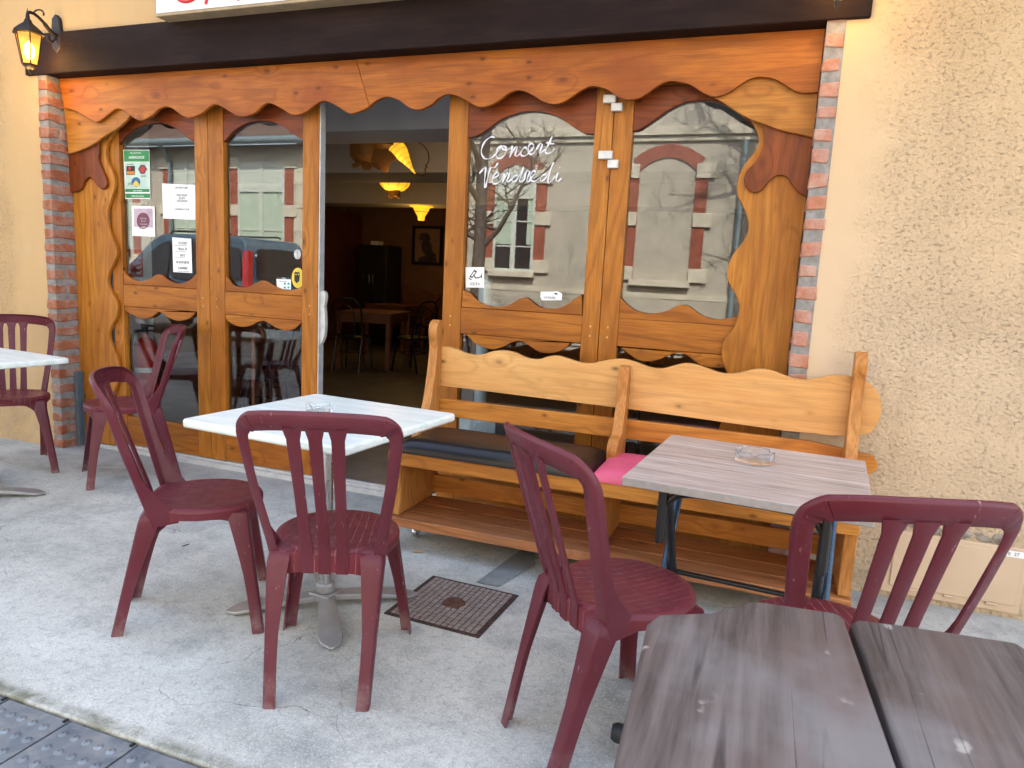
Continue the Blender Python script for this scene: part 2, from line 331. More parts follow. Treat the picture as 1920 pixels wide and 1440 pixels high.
# ---------------------------------------------------------------- mesh helpers
class MB:
    def __init__(s): s.v = []; s.f = []; s.mi = []; s.tone = []; s.cur = 0; s.tn = .5
    def add(s, vs, fs):
        o = len(s.v); s.v += [tuple(v) for v in vs]
        for f in fs: s.f.append(tuple(i+o for i in f)); s.mi.append(s.cur); s.tone.append(s.tn)
        return s
    def box(s, x0, x1, y0, y1, z0, z1, M=None):
        vs = [Vector(p) for p in ((x0, y0, z0), (x1, y0, z0), (x1, y1, z0), (x0, y1, z0), (x0, y0, z1), (x1, y0, z1), (x1, y1, z1), (x0, y1, z1))]
        if M: vs = [M @ v for v in vs]
        return s.add(vs, [(0, 3, 2, 1), (4, 5, 6, 7), (0, 1, 5, 4), (1, 2, 6, 5), (2, 3, 7, 6), (3, 0, 4, 7)])
    def prism(s, pts, a0, a1, plane='xz', M=None):
        def mk(p, a):
            return Vector({'xz': (p[0], a, p[1]), 'yz': (a, p[0], p[1]), 'xy': (p[0], p[1], a)}[plane])
        n = len(pts); vs = [mk(p, a0) for p in pts]+[mk(p, a1) for p in pts]
        if M: vs = [M @ v for v in vs]
        return s.add(vs, [tuple(range(n)), tuple(range(2*n-1, n-1, -1))]+[(i, i+n, (i+1) % n+n, (i+1) % n) for i in range(n)])
    def tube(s, path, r, n=10, cap=True, sy=1.):
        path = [Vector(p) for p in path]; rs = r if isinstance(r, (list, tuple)) else [r]*len(path); rings = []
        pn = None
        for i, p in enumerate(path):
            t = (path[min(i+1, len(path)-1)]-path[max(i-1, 0)]).normalized()
            if pn is None: a = t.cross(Vector((0, 0, 1)) if abs(t.z) < .9 else Vector((1, 0, 0))).normalized()
            else: a = (pn-t*pn.dot(t)).normalized()
            pn = a; b = t.cross(a)
            rings.append([p+a*math.cos(2*math.pi*k/n)*rs[i]+b*math.sin(2*math.pi*k/n)*rs[i]*sy for k in range(n)])
        vs = [v for q in rings for v in q]; fs = []
        for i in range(len(rings)-1):
            for k in range(n): fs.append((i*n+k, i*n+(k+1) % n, (i+1)*n+(k+1) % n, (i+1)*n+k))
        if cap: fs += [tuple(range(n-1, -1, -1)), tuple(range((len(rings)-1)*n, len(rings)*n))]
        return s.add(vs, fs)
    def lathe(s, prof, n=24, c=(0, 0, 0), M=None, ang=(0, 2*math.pi), sx=1., sy=1.):
        m = n; vs = []; fs = []
        for r, z in prof:
            for k in range(m):
                a = 2*math.pi*k/m; v = Vector((c[0]+r*math.cos(a)*sx, c[1]+r*math.sin(a)*sy, c[2]+z)); vs.append(M @ v if M else v)
        for i in range(len(prof)-1):
            for k in range(m): fs.append((i*m+k, i*m+(k+1) % m, (i+1)*m+(k+1) % m, (i+1)*m+k))
        return s.add(vs, fs)
    def sweep(s, rings, closed=False, cap=True):
        n = len(rings[0]); vs = [v for q in rings for v in q]; fs = []; L = len(rings)
        for i in range(L if closed else L-1):
            j = (i+1) % L
            for k in range(n): fs.append((i*n+k, i*n+(k+1) % n, j*n+(k+1) % n, j*n+k))
        if cap and not closed: fs += [tuple(range(n-1, -1, -1)), tuple(range((L-1)*n, L*n))]
        return s.add(vs, fs)
    def build(s, name, mats, parent=None, bevel=0, seg=2, smooth=True, angle=35, sub=0, rough=0):
        me = bpy.data.meshes.new(name); me.from_pydata(s.v, [], s.f)
        if not isinstance(mats, (list, tuple)): mats = [mats]
        for m in mats: me.materials.append(m)
        me.polygons.foreach_set('material_index', s.mi)
        at = me.attributes.new('tone', 'FLOAT', 'FACE'); at.data.foreach_set('value', s.tone)
        bm = bmesh.new(); bm.from_mesh(me); bmesh.ops.recalc_face_normals(bm, faces=bm.faces); bm.to_mesh(me); bm.free()
        o = bpy.data.objects.new(name, me); SC.collection.objects.link(o)
        if parent: o.parent = parent
        if bevel:
            b = o.modifiers.new('b', 'BEVEL'); b.width = bevel; b.segments = seg; b.limit_method = 'ANGLE'; b.angle_limit = R(40); b.harden_normals = False
        if sub:
            q = o.modifiers.new('s', 'SUBSURF'); q.levels = sub; q.render_levels = sub
        if smooth:
            me.shade_smooth() if hasattr(me, 'shade_smooth') else None
            me.set_sharp_from_angle(angle=R(angle))
        return o
def tag(o, label=None, cat=None, group=None, kind=None):
    if label: o['label'] = label
    if cat: o['category'] = cat
    if group: o['group'] = group
    if kind: o['kind'] = kind
    return o
def empty(name, loc, rz=0, **kw):
    o = bpy.data.objects.new(name, None); SC.collection.objects.link(o); o.location = loc; o.rotation_euler = (0, 0, rz); o.empty_display_size = .1
    return tag(o, **kw)
def copy_tree(o, parent=None):
    c = o.copy(); SC.collection.objects.link(c); c.parent = parent
    for ch in o.children: copy_tree(ch, c)
    return c
def text(body, size, M, mat, parent, name='lettering', ext=.0006, shear=0, align='CENTER', sx=1.):
    cu = bpy.data.curves.new('t', 'FONT'); cu.body = body; cu.size = size; cu.extrude = ext; cu.align_x = align; cu.shear = shear; cu.space_line = .95
    t = bpy.data.objects.new('t', cu); SC.collection.objects.link(t); bpy.context.view_layer.update()
    me = bpy.data.meshes.new_from_object(t.evaluated_get(bpy.context.evaluated_depsgraph_get())); bpy.data.objects.remove(t)
    me.transform(M @ Matrix.Diagonal((sx, 1, 1, 1)) @ Matrix.Rotation(R(0), 4, 'X')); me.materials.clear(); me.materials.append(mat)
    o = bpy.data.objects.new(name, me); SC.collection.objects.link(o); o.parent = parent; return o
def face_front(x, y, z, tilt=0):       # text facing the street (-y)
    return Matrix.Translation((x, y, z)) @ Matrix.Rotation(R(90), 4, 'X') @ Matrix.Rotation(tilt, 4, 'Z')
# ================================================================= SETTING
gb = MB(); gb.add([(-60, -60, -.10), (60, -60, -.10), (60, 40, -.10), (-60, 40, -.10)], [(0, 1, 2, 3)])
tag(gb.build('ground', m_asph, smooth=False), kind='structure')
b = MB(); b.box(-14, 9, -1.975, .30, -.12, 0); tag(b.build('terrace', m_conc, bevel=.007), kind='structure')
b = MB(); b.box(-14, 9, -4.2, -2.62, -.12, -.012); b.box(-1.10, 9, -2.62, -1.985, -.12, -.013); b.box(-14, -2.450, -2.62, -1.985, -.12, -.0135)
tag(b.build('pavement', m_pave, bevel=.004), kind='structure')
b = MB(); P4 = [onZ(*q) for q in ((893, 1093), (934, 1101), (1004, 1060), (1000, 1030), (975, 1033))]
b.add([(p.x, p.y, .004) for p in P4], [tuple(range(5))]); tag(b.build('cement_patch', m_patch, smooth=False), kind='structure')
# ================================================================= CAFE BUILDING
cafe = empty('cafe_building', (0, 0, 0), label='ochre stuccoed cafe front with brick pillars, dark lintel and carved pine folding doors', cat='building')
XL, XR = -4.315, .087           # inner faces of the two brick pillars
ZT = 2.352                      # underside of the lintel
w = MB(); w.prism([(-9, -.3), (-9, 4.7), (5, 4.7), (5, -.3), (XR+.072, -.3), (XR+.072, 2.46), (XL-.075, 2.46), (XL-.075, -.3)], 0, .28)
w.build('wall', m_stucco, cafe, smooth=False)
def pillar(x0, x1, wall_side, mat, seed):
    rnd = random.Random(seed); m = MB(); z = -.02; n = 0
    m.cur = 0; m.box(x0+.001, x1-.003 if wall_side < 0 else x1, -.002, .16, -.1, 2.46)
    m2 = MB()
    while z < ZT:
        h = rnd.uniform(.048, .061)
        if z < .05 and seed == 1: z += .03
        spl = rnd.random() < (.12 if wall_side < 0 else .0)
        parts = [(-.008, .152)] if not spl else [(-.008, .06), (.075, .152)]
        for (ya, yb) in parts:
            m2.tn = rnd.random()
            j = lambda s=.0045: rnd.uniform(-s, s)
            xa, xb = x0+rnd.uniform(-.004, .010), x1-rnd.uniform(-.004, .010)
            if wall_side > 0: xa = x0-.001+j(.002)
            else: xb = x1+.003+j(.002)
            z0, z1 = z, z+h; g = []
            # a ragged brick: 4 x n rings
            for t in range(5):
                y = ya+(yb-ya)*t/4
                g.append([(xa+j(), y, z0+j(.007)), (xb+j(), y, z0+j(.007)), (xb+j(.002), y, (z0+z1)/2+j(.004)), (xb+j(), y, z1+j(.007)), (xa+j(), y, z1+j(.007)), (xa+j(.002), y, (z0+z1)/2)])
            m2.sweep(g)
        z += h+rnd.uniform(.030, .046)
    pl = m.build('brick_pillar', m_mortar, cafe, smooth=False)
    m2.build('brick_course', mat, pl, bevel=.005, seg=2)
pillar(-4.392, XL, -1, m_brickL, 1); pillar(XR, .160, 1, m_brickR, 2)
bm_ = MB(); bm_.box(-4.475, .245, -.020, .30, ZT, 2.588); bo = bm_.build('lintel_beam', m_beam, cafe, bevel=.006)
# ---- carved boards over and beside the doors, one behind the other
def board(name, pts, y0, y1, mat, parent=cafe, bevel=.004):
    m = MB(); m.prism(pts, y0, y1); return m.build(name, mat, parent, bevel=bevel, seg=2, angle=30)
VY = .074
wave = [(120, 203), (135, 206), (150, 213), (167, 223), (182, 229), (200, 217), (218, 204), (233, 209), (248, 220), (263, 226), (283, 218), (297, 205), (310, 200), (322, 203), (333, 211), (345, 219), (357, 221), (377, 213), (392, 201), (405, 196), (427, 207), (441, 216), (457, 219), (477, 212), (491, 199), (505, 193), (530, 205), (542, 213), (555, 216), (573, 210), (590, 197), (609, 189), (633, 200), (647, 209), (660, 213), (683, 205), (692, 199)]
wave2 = [(692, 199), (703, 190), (715, 184), (727, 181), (747, 187), (763, 199), (775, 204), (787, 205), (807, 197), (823, 183), (843, 176), (867, 184), (887, 196), (898, 200), (910, 200), (933, 190), (953, 175), (973, 169), (997, 177), (1017, 190), (1040, 195), (1060, 189), (1083, 173), (1098, 165), (1112, 161), (1137, 167), (1157, 180), (1168, 185), (1180, 187), (1203, 182), (1227, 165), (1244, 155), (1263, 152), (1293, 158), (1317, 173), (1338, 181), (1363, 175), (1390, 157), (1408, 147), (1427, 144), (1453, 148), (1477, 162), (1492, 171), (1507, 174), (1525, 173), (1546, 170)]
def clampx(pts, lo=XL+.002, hi=XR-.002): return [(min(max(a, lo), hi), z) for a, z in pts]
p1 = clampx(smooth(xz(wave, VY), 3)); p2 = clampx(smooth(xz(wave2, VY), 3))
board('valance_board', p1+[(p1[-1][0]-.085, ZT-.002), (XL+.002, ZT-.002)], VY, VY+.022, m_val)
p2[0] = (p1[-1][0]+.0025, p2[0][1])
board('valance_board', p2+[(XR-.002, ZT-.002), (p2[0][0]-.085, ZT-.002)], VY, VY+.022, m_val)
Y1, Y2, Y3 = VY+.0235, VY+.045, VY+.066
def poly(px, Y, extra=(), n=3): return clampx(smooth(xz(px, Y), n))+list(extra)
# left shoulder, red tongue and long wavy board
L1 = poly([(128, 288), (138, 286), (160, 278), (180, 267), (200, 252), (217, 243), (233, 230), (240, 222), (247, 212)], Y1)
board('shoulder_board', L1+[(L1[-1][0]-.02, ZT-.1), (XL+.002, ZT-.1)], Y1, Y1+.020, m_light)
L2 = poly([(186, 250), (184, 268), (185, 287), (184, 300), (192, 320), (199, 337), (199, 348), (192, 355), (184, 350), (175, 338), (167, 332), (158, 340), (153, 352), (146, 358), (140, 360)], Y2)
board('tongue_board', [(XL+.002, L2[0][1])]+L2+[(XL+.002, L2[-1][1])], Y2, Y2+.020, m_redv)
wl = [(222, 236), (212, 250), (202, 267), (198, 287), (203, 307), (212, 327), (215, 347), (209, 370), (202, 393), (202, 417), (208, 440), (217, 463), (219, 478), (213, 493), (204, 513), (202, 530), (208, 547), (217, 563), (220, 580), (217, 597), (208, 613), (204, 630), (210, 650), (219, 670), (223, 690), (223, 707), (217, 727), (209, 747), (204, 763), (205, 780), (211, 800), (214, 822)]
L3 = poly(wl, Y3)
board('wavy_side_board', [(XL+.002, L3[0][1]+.05)]+L3+[(L3[-1][0], .03), (XL+.002, .03)], Y3, Y3+.024, m_board)
# right
R1 = poly([(1330, 165), (1338, 181), (1352, 190), (1367, 200), (1387, 213), (1410, 225), (1433, 233), (1467, 245), (1500, 252), (1530, 259)], Y1)
board('shoulder_board', R1+[(XR-.002, R1[-1][1]), (XR-.002, ZT-.1), (R1[0][0], ZT-.1)], Y1, Y1+.020, m_light)
R2 = poly([(1418, 215), (1430, 234), (1433, 253), (1430, 277), (1417, 303), (1401, 320), (1395, 337), (1400, 352), (1413, 361), (1427, 357), (1437, 345), (1450, 332), (1463, 328), (1477, 333), (1488, 350), (1500, 362), (1511, 368), (1530, 374)], Y2)
board('tongue_board', R2+[(XR-.002, R2[-1][1]), (XR-.002, R2[0][1]+.02), (R2[0][0]+.05, R2[0][1]+.02)], Y2, Y2+.020, m_redv)
wr = [(1400, 212), (1410, 228), (1420, 250), (1422, 268), (1413, 287), (1395, 310), (1383, 337), (1382, 363), (1391, 383), (1401, 407), (1403, 430), (1393, 453), (1377, 473), (1366, 497), (1363, 520), (1372, 541), (1384, 563), (1386, 583), (1377, 613), (1360, 634), (1353, 653), (1354, 673), (1362, 697), (1372, 722), (1374, 745), (1366, 770), (1352, 792), (1346, 815), (1350, 840), (1362, 870), (1368, 900), (1360, 930), (1348, 960), (1345, 990), (1350, 1020)]
R3 = poly(wr, Y3)
board('wavy_side_board', R3+[(XR-.002, R3[-1][1]), (XR-.002, R3[0][1]+.03)], Y3, Y3+.024, m_board)
# ---- folding doors
DY, DT = .167, .040
RT, RB = 1.10, .962
def door(xa, xb, lw, rw, top, up, lo, arch, label, bot=.235, lowhalf=True):
    """frame of stiles and rails with glass; carved panels planted on it"""
    m = MB(); m.cur = 0
    m.box(xa, xa+lw, DY, DY+DT, .045, top); m.box(xb-rw, xb, DY, DY+DT, .045, top); m.cur = 1
    ia, ib = xa+lw, xb-rw
    m.box(ia, ib, DY+.002, DY+DT-.002, RB, RT); m.box(ia, ib, DY+.002, DY+DT-.002, .047, bot); m.box(ia, ib, DY+.004, DY+DT-.002, top-.10, top-.002)
    m.tn = .5
    d = m.build('door', [m_door_v, m_door_h], cafe, bevel=.003); 
    if label: d['label'] = label
    def cl(pts): return [(min(max(a, ia+.001), ib-.001), z) for a, z in pts]
    A = cl(smooth(xz(arch, DY), 3)); board('arch_panel', [(ia+.001, A[0][1])]+A+[(ib-.001, A[-1][1]), (ib-.001, top-.101), (ia+.001, top-.101)], DY+.004, DY+.024, m_red, d)
    U = cl(smooth(xz(up, DY), 3)); board('scalloped_panel', [(ia+.001, RT+.0015)]+U+[(ib-.001, RT+.0015)], DY+.004, DY+.022, m_red if False else m_door_h, d)
    Lw = cl(smooth(xz(lo, DY), 3)); board('scalloped_panel', [(ia+.001, RB-.0015)]+Lw+[(ib-.001, RB-.0015)], DY+.004, DY+.022, m_door_h, d)
    g = MB(); g.box(ia-.01, ib+.01, DY+.026, DY+.031, RT-.01, top-.05); g.box(ia-.01, ib+.01, DY+.026, DY+.031, bot-.01, RB+.01); g.build('glass', m_glass, d, smooth=False)
    for sx in (xa+lw*.45, xb-rw*.5):
        for sz in (RT-.05, RB+.04):
            s = MB(); s.lathe([(0, .002), (.0042, .002), (.0048, 0), (.0048, -.003)], 10, M=Matrix.Translation((sx, DY, sz)) @ Matrix.Rotation(R(90), 4, 'X')); s.build('screw', m_brass, d)
    return d, ia, ib
TOPL = 2.28
d1 = door(-4.02, -3.2335, .085, .100, TOPL, [(224, 500), (233, 512), (242, 521), (255, 527), (267, 527), (281, 522), (288, 517), (296, 514), (304, 517), (312, 524), (333, 532), (353, 526), (368, 512)],
     [(227, 575), (233, 581), (243, 588), (257, 595), (270, 598), (284, 594), (297, 585), (313, 595), (333, 602), (352, 598), (362, 590), (368, 583)],
     [(214, 271), (225, 265), (233, 256), (245, 245), (258, 237), (272, 232), (287, 230), (300, 230), (312, 233), (333, 243), (349, 257), (356, 263), (363, 266)], 'folding door with four paper notices on its upper pane')[0]
d2 = door(-3.2305, -2.452, .112, .108, TOPL, [(422, 516), (433, 532), (443, 537), (453, 539), (463, 538), (473, 534), (484, 528), (493, 526), (503, 530), (515, 537), (530, 543), (542, 544), (555, 542), (566, 535)],
     [(421, 598), (433, 607), (445, 612), (457, 613), (470, 610), (482, 604), (492, 602), (501, 605), (513, 613), (525, 618), (537, 620), (550, 617), (560, 609), (565, 603)],
     [(416, 266), (424, 260), (433, 249), (444, 240), (457, 232), (470, 228), (483, 226), (498, 226), (513, 229), (527, 235), (540, 244), (552, 253), (560, 258), (567, 261)], 'folding door beside the open doorway with round and yellow stickers')[0]
d3 = door(-1.660, -.8005, .108, .088, TOPL, [(866, 543), (873, 546), (882, 551), (893, 562), (905, 570), (920, 575), (934, 576), (953, 572), (968, 563), (980, 558), (989, 560), (1003, 571), (1015, 577), (1030, 579), (1045, 578), (1063, 570), (1077, 560), (1090, 552)],
     [(872, 627), (880, 633), (889, 643), (903, 650), (923, 655), (943, 650), (957, 643), (972, 639), (985, 643), (1000, 654), (1015, 661), (1032, 662), (1047, 659), (1062, 651), (1070, 642), (1080, 641)],
     [(874, 257), (885, 256), (897, 252), (913, 242), (927, 231), (943, 221), (958, 215), (975, 210), (990, 208), (1005, 208), (1020, 210), (1035, 214), (1048, 220), (1062, 229), (1083, 243), (1096, 249), (1112, 250)], 'folding door with handwritten white lettering on the pane')[0]
d4 = door(-.7975, .05, .092, .12, TOPL, [(1162, 557), (1168, 564), (1177, 573), (1187, 580), (1200, 585), (1213, 588), (1225, 588), (1247, 584), (1262, 577), (1273, 572), (1284, 572), (1297, 578), (1310, 588), (1325, 595), (1342, 599), (1360, 598), (1383, 592), (1400, 583)],
     [(1160, 647), (1168, 655), (1177, 663), (1187, 670), (1200, 677), (1217, 678), (1235, 675), (1250, 668), (1266, 663), (1282, 664), (1298, 674), (1312, 684), (1328, 689), (1345, 690), (1365, 688), (1385, 678)],
     [(1186, 245), (1198, 243), (1210, 236), (1222, 228), (1233, 220), (1247, 210), (1260, 202), (1275, 195), (1290, 190), (1305, 188), (1320, 187), (1338, 189), (1355, 194), (1372, 202), (1392, 216), (1410, 232), (1425, 243)], 'folding door next to the right hand wavy board')[0]
hm = MB(); hm.box(XL+.005, XR-.005, DY-.005, DY+.06, TOPL+.003, 2.36); hm.build('head_rail', m_red, cafe)
# steel edge and lock keep on the door beside the doorway
m = MB(); m.box(-2.4505, -2.444, DY+.004, DY+.05, .05, TOPL); m.build('edge_strip', m_aluw, d2)
m = MB(); hp = [(-2.448, 1.135), (-2.43, 1.14), (-2.414, 1.125), (-2.412, 1.09), (-2.42, 1.05), (-2.414, 1.0), (-2.412, .93), (-2.42, .87), (-2.44, .83), (-2.448, .83)]
m.prism(smooth(hp, 3), DY+.018, DY+.045); m.build('handle', m_aluw, d2, bevel=.004)
for (a, c, e, g, lab) in ((1130, 1155, 176, 193, 0), (1145, 1167, 192, 208, 0), (1121, 1148, 282, 298, 0), (1138, 1159, 299, 315, 0)):
    p = onY(a, g, DY-.03); q = onY(c, e, DY-.03); m = MB(); m.box(p.x, q.x, DY-.030, DY-.0005, p.z, q.z); m.build('hinge_block', m_aluw, d3, bevel=.003)
m = MB(); 
m.box(XL+.01, XR-.01, .135, .155, -.01, .026); m.box(XL+.01, XR-.01, .165, .178, -.01, .040); m.box(XL+.01, XR-.01, .188, .215, -.01, .045); m.build('threshold_rail', m_aluw, cafe, bevel=.002)
m = MB(); p = onY(153, 697, .115); 
m.prism([(XL+.008, .090), (XL+.036, .090), (XL+.036, .094), (XL+.012, .094), (XL+.012, .130), (XL+.036, .130), (XL+.036, .134), (XL+.008, .134)], .0, p.z, 'xy'); m.build('corner_guard', plain('grey_blue_paint', (.14, .175, .20), .5, 0, .15, 20, .05), cafe)
# electricity box and rubble hole low on the right hand wall
m = MB(); m.box(.545, 1.05, -.012, .02, .025, .300); bx = m.build('meter_cupboard', m_cream, cafe, bevel=.004)
m = MB(); m.box(.575, 1.03, -.018, -.0125, .060, .285); m.build('cupboard_door', m_cream, bx, bevel=.003)
m = MB()
for hx in (.66, .80, .95): m = MB(); m.tube([(hx-.02, -.019, .055), (hx+.02, -.019, .055)], .005, 8); m.build('hinge', m_cream, bx)
p = onY(1886, 1042, -.02); q = onY(1960, 1032, -.02)
m = MB(); m.box(p.x, p.x+.085, -.0205, -.0185, p.z-.002, p.z+.024); tg = m.build('number_label', m_paper, bx)
text('E  27', .019, face_front(p.x+.006, -.0206, p.z+.005), m_black2, tg, align='LEFT')
rnd = random.Random(5); m = MB()
for i in range(26):
    x = rnd.uniform(.56, .98); z = .318+rnd.uniform(-.012, .016); s = rnd.uniform(.012, .026)
    vs = []; 
    for a in range(5):
        th = math.pi*a/4
        for k in range(8):
            ph = 2*math.pi*k/8; rr = s*(1+.35*mnoise.noise(Vector((i*3.1+math.cos(ph), math.sin(ph)*2, a))))
            vs.append((x+1.7*rr*math.sin(th)*math.cos(ph), .004+.6*rr*math.sin(th)*math.sin(ph), z+.8*rr*math.cos(th)))
    m.add(vs, [(a*8+k, a*8+(k+1) % 8, (a+1)*8+(k+1) % 8, (a+1)*8+k) for a in range(4) for k in range(8)])
m.build('broken_render', m_stone, cafe)
# ---- interior of the cafe
IX0, IX1, IY1, IZ = -7.6, 2.6, 8.2, 2.72
m = MB(); m.box(-9, 4.9, .281, 8.6, -.12, .012); m.build('tiled_floor', m_ifloor, cafe, smooth=False)
m = MB(); m.box(IX0-.2, IX1+.2, IY1, IY1+.2, 0, 4.6); m.box(IX1, IX1+.2, .281, IY1-.001, 0, 4.6); m.box(IX0-.2, IX0, .281, IY1-.001, 0, 4.6); m.build('interior_wall', m_iwall, cafe, smooth=False)
m = MB(); m.box(IX0, IX1, .281, IY1-.001, IZ, IZ+.1); m.build('ceiling', m_ceil, cafe, smooth=False)
m = MB(); m.box(-9.2, 5.2, -.0+.0-.25, 9, 4.705, 4.9); m.build('roof', m_sunblock, cafe, smooth=False)  # unseen slab added over the cafe to block the sun
for (a, b_) in ((1.40, 1.86), (3.35, 4.1), (6.3, 6.9)):
    m = MB(); m.box(IX0+.001, IX1-.001, a, b_, 2.28, IZ-.001); m.build('ceiling_beam', m_cbeam, cafe, smooth=False)
m = MB(); m.box(IX0+.001, XL-.08, .30, .34, .013, 2.27); m.box(-4.36, -4.2405, .345, .68, .013, 2.27); m.box(XL-.078, -4.30, .3405, .3445, .013, 2.27); 
m.build('partition', m_iwhite, cafe, smooth=False)
m = MB(); c_ = onY(668, 430, 8); m.box(IX0+.002, c_.x, 6.9, 8.19, .014, 2.27); m.build('partition', m_ired, cafe, smooth=False)
# thin dark panel painting the shade of a scalloped opening onto the red partition
pts = [(c_.x-.10, .9), (c_.x-.12, 1.55), (c_.x-.25, 1.78)]; xx = c_.x-.25
top = []
for i in range(9):
    top += [(xx-.04, 1.79+.012*i), (xx-.07, 1.85+.012*i), (xx-.10, 1.79+.012*i)]; xx -= .11
m = MB(); m.prism(pts+top+[(xx, .9)], 6.885, 6.899); m.build('recess_shade', m_recess_shade, cafe, smooth=False)
m = MB(); m.box(c_.x-1.3, c_.x-.08, 6.2, 6.86, .014, 1.05); m.build('bar_counter', m_ired, cafe, bevel=.01)
# ================================================================= SIGN AND LANTERNS
A0 = onY(291, 31, -.11); sg = empty('shop_sign', (A0.x, -.06, A0.z), label='white rectangular shop sign with red lettering above the dark lintel', cat='sign')
sw, sh = 1.95, .55
m = MB(); m.box(0, sw, -.05, .058, -.001, sh); m.build('sign_box', m_signrim, sg, bevel=.004)
m = MB(); m.box(.012, sw-.012, -.0535, -.0505, .014, sh-.012); m.build('sign_face', m_sign, sg)
def strokeM(paths, r, mat, name, parent, Y, flat=.35):
    m = MB()
    for pth in paths:
        P = smooth(pth, 5); m.tube([(a, Y, z) for a, z in P], r, 8, sy=1.)
    return m.build(name, mat, parent)
ox, oz = A0.x, A0.z
def sp(pts): return [(p.x-ox, p.z-oz) for p in (onY(a, b, -.114) for a, b in pts)]
strokeM([sp([(360, -70), (335, -52), (325, -22), (336, 0), (356, 2), (374, -12), (384, -40), (376, -66), (360, -70)]),
         sp([(398, -55), (394, -30), (390, -8), (386, 8)]), sp([(398, -45), (412, -56), (426, -44), (424, -24), (408, -16), (396, -20)]),
         sp([(452, -60), (447, -35), (444, -12), (446, -2), (456, -8)])], .0085, m_redsign, 'lettering', sg, -.0545)
def lantern(x, z_tip, label, y0=-.0, power=1.):
    """wall lantern hanging from a scrolled arm; z_tip = lowest point"""
    o = empty('wall_lantern', (x, y0, z_tip), label=label, cat='lantern', group='black lanterns at the two ends of the lintel')
    c = (0, -.19, 0)
    def hexr(r, z, n=6): return [Vector((c[0]+r*math.cos(2*math.pi*k/n+R(30)), c[1]+r*math.sin(2*math.pi*k/n+R(30)), z)) for k in range(n)]
    m = MB(); m.sweep([hexr(*q) for q in ((.001, 0), (.008, .012), (.010, .03), (.022, .036), (.040, .052), (.043, .060))]); m.build('bottom_finial', m_castiron, o)
    m = MB(); m.sweep([hexr(*q) for q in ((.078, .222), (.086, .226), (.086, .232), (.070, .248), (.045, .27), (.026, .285), (.020, .30), (.012, .312), (.012, .325), (.004, .345), (.001, .368))]); m.build('cap', m_castiron, o)
    m = MB()
    a, b = hexr(.042, .060), hexr(.070, .223)
    for k in range(6): m.tube([a[k], b[k]], .0038, 6)
    m.build('glazing_bars', m_castiron, o)
    m = MB(); a, b = hexr(.0395, .060), hexr(.067, .223)
    m.sweep([a, b], cap=False); pn = m.build('pane', m_lantern, o, smooth=False)
    m = MB(); m.lathe([(0, .085), (.014, .09), (.027, .115), (.030, .14), (.022, .165), (.011, .18), (0, .19)], 16, c); m.build('bulb', m_bulb, o)
    m = MB(); m.tube(smooth3([(0, -.19, .325), (0, -.185, .345), (0, -.15, .350), (0, -.10, .325), (0, -.06, .29), (0, -.02, .27)]), [.009]*20+[.012]*40, 8)
    m.tube(smooth3([(0, -.155, .352), (0, -.135, .375), (0, -.105, .385), (0, -.09, .372), (0, -.095, .36)]), .0045, 6)
    m.tube(smooth3([(0, -.02, .27), (0, -.045, .23), (0, -.075, .235), (0, -.07, .255)]), .007, 6)
    m.build('arm', m_castiron, o)
    m = MB(); m.prism([(-.035, .20), (0, .17), (.035, .20), (.042, .28), (.03, .37), (0, .395), (-.03, .37), (-.042, .28)], -.022, .004); m.build('back_plate', m_castiron, o, bevel=.006)
    l = bpy.data.lights.new('lantern_light', 'POINT'); l.energy = .75*power; l.color = (1, .58, .18); l.shadow_soft_size = .06
    lo = bpy.data.objects.new('lantern_light', l); SC.collection.objects.link(lo); lo.parent = o; lo.location = (0, -.19, .025); 
    l2 = lo.copy(); l2.data = l.copy(); l2.data.energy = .6*power; SC.collection.objects.link(l2); l2.location = (0, -.105, .13)
    return o
def smooth3(pts, n=6):
    out = []; P = [pts[0]]+list(pts)+[pts[-1]]
    for i in range(1, len(P)-2):
        p0, p1, p2, p3 = P[i-1:i+3]
        for k in range(n):
            t = k/n; out.append(tuple(.5*((2*b)+(-a+c)*t+(2*a-5*b+4*c-d)*t*t+(-a+3*b-3*c+d)*t**3) for a, b, c, d in zip(p0, p1, p2, p3)))
    out.append(tuple(pts[-1])); return out
_tube = MB.tube
def tube2(s, path, r, n=10, cap=True, sy=1.):
    if isinstance(r, list): r = (r+[r[-1]]*len(path))[:len(path)]
    return _tube(s, path, r, n, cap, sy)
MB.tube = tube2
t1 = onY(57, 141, -.19); lantern(t1.x, t1.z, 'lit amber lantern on the ochre wall at the left end of the dark lintel')
t2 = onY(1568, 18, -.19); lantern(t2.x, t2.z, 'lantern at the right end of the lintel, only its pointed tip hanging into view', power=.45)
# ================================================================= PAPERS AND STICKERS ON THE GLASS
GY = DY+.0245
def quad(px, Y, mat, name, parent=None, t=.0006):
    P = [onY(a, b, Y) for a, b in px]; m = MB(); m.prism([(p.x, p.z) for p in P], Y-t, Y+t); return m.build(name, mat, parent, smooth=False)
def rect(x0, y0, x1, y1): return [(x0, y0), (x1, y0), (x1, y1), (x0, y1)]
def ell(cx, cy, rx, ry, n=28): return [(cx+rx*math.cos(2*math.pi*k/n), cy+ry*math.sin(2*math.pi*k/n)) for k in range(n)]
def tx(s, px, py, hpx, Y, mat, parent, align='CENTER', ital=0, sx=1., tilt=0):
    p = onY(px, py, Y); q = onY(px, py-hpx, Y); return text(s, (q.z-p.z)*1.35, face_front(p.x, p.y, p.z, tilt), mat, parent, shear=ital, align=align, sx=sx)
def root(o, label, cat, group=None): return tag(o, label, cat, group)
P = quad([(231, 281), (280, 281), (282, 373), (235, 373)], GY, m_paper, 'poster'); root(P, 'green and white event poster with three small pictures, topmost left on the glass', 'poster')
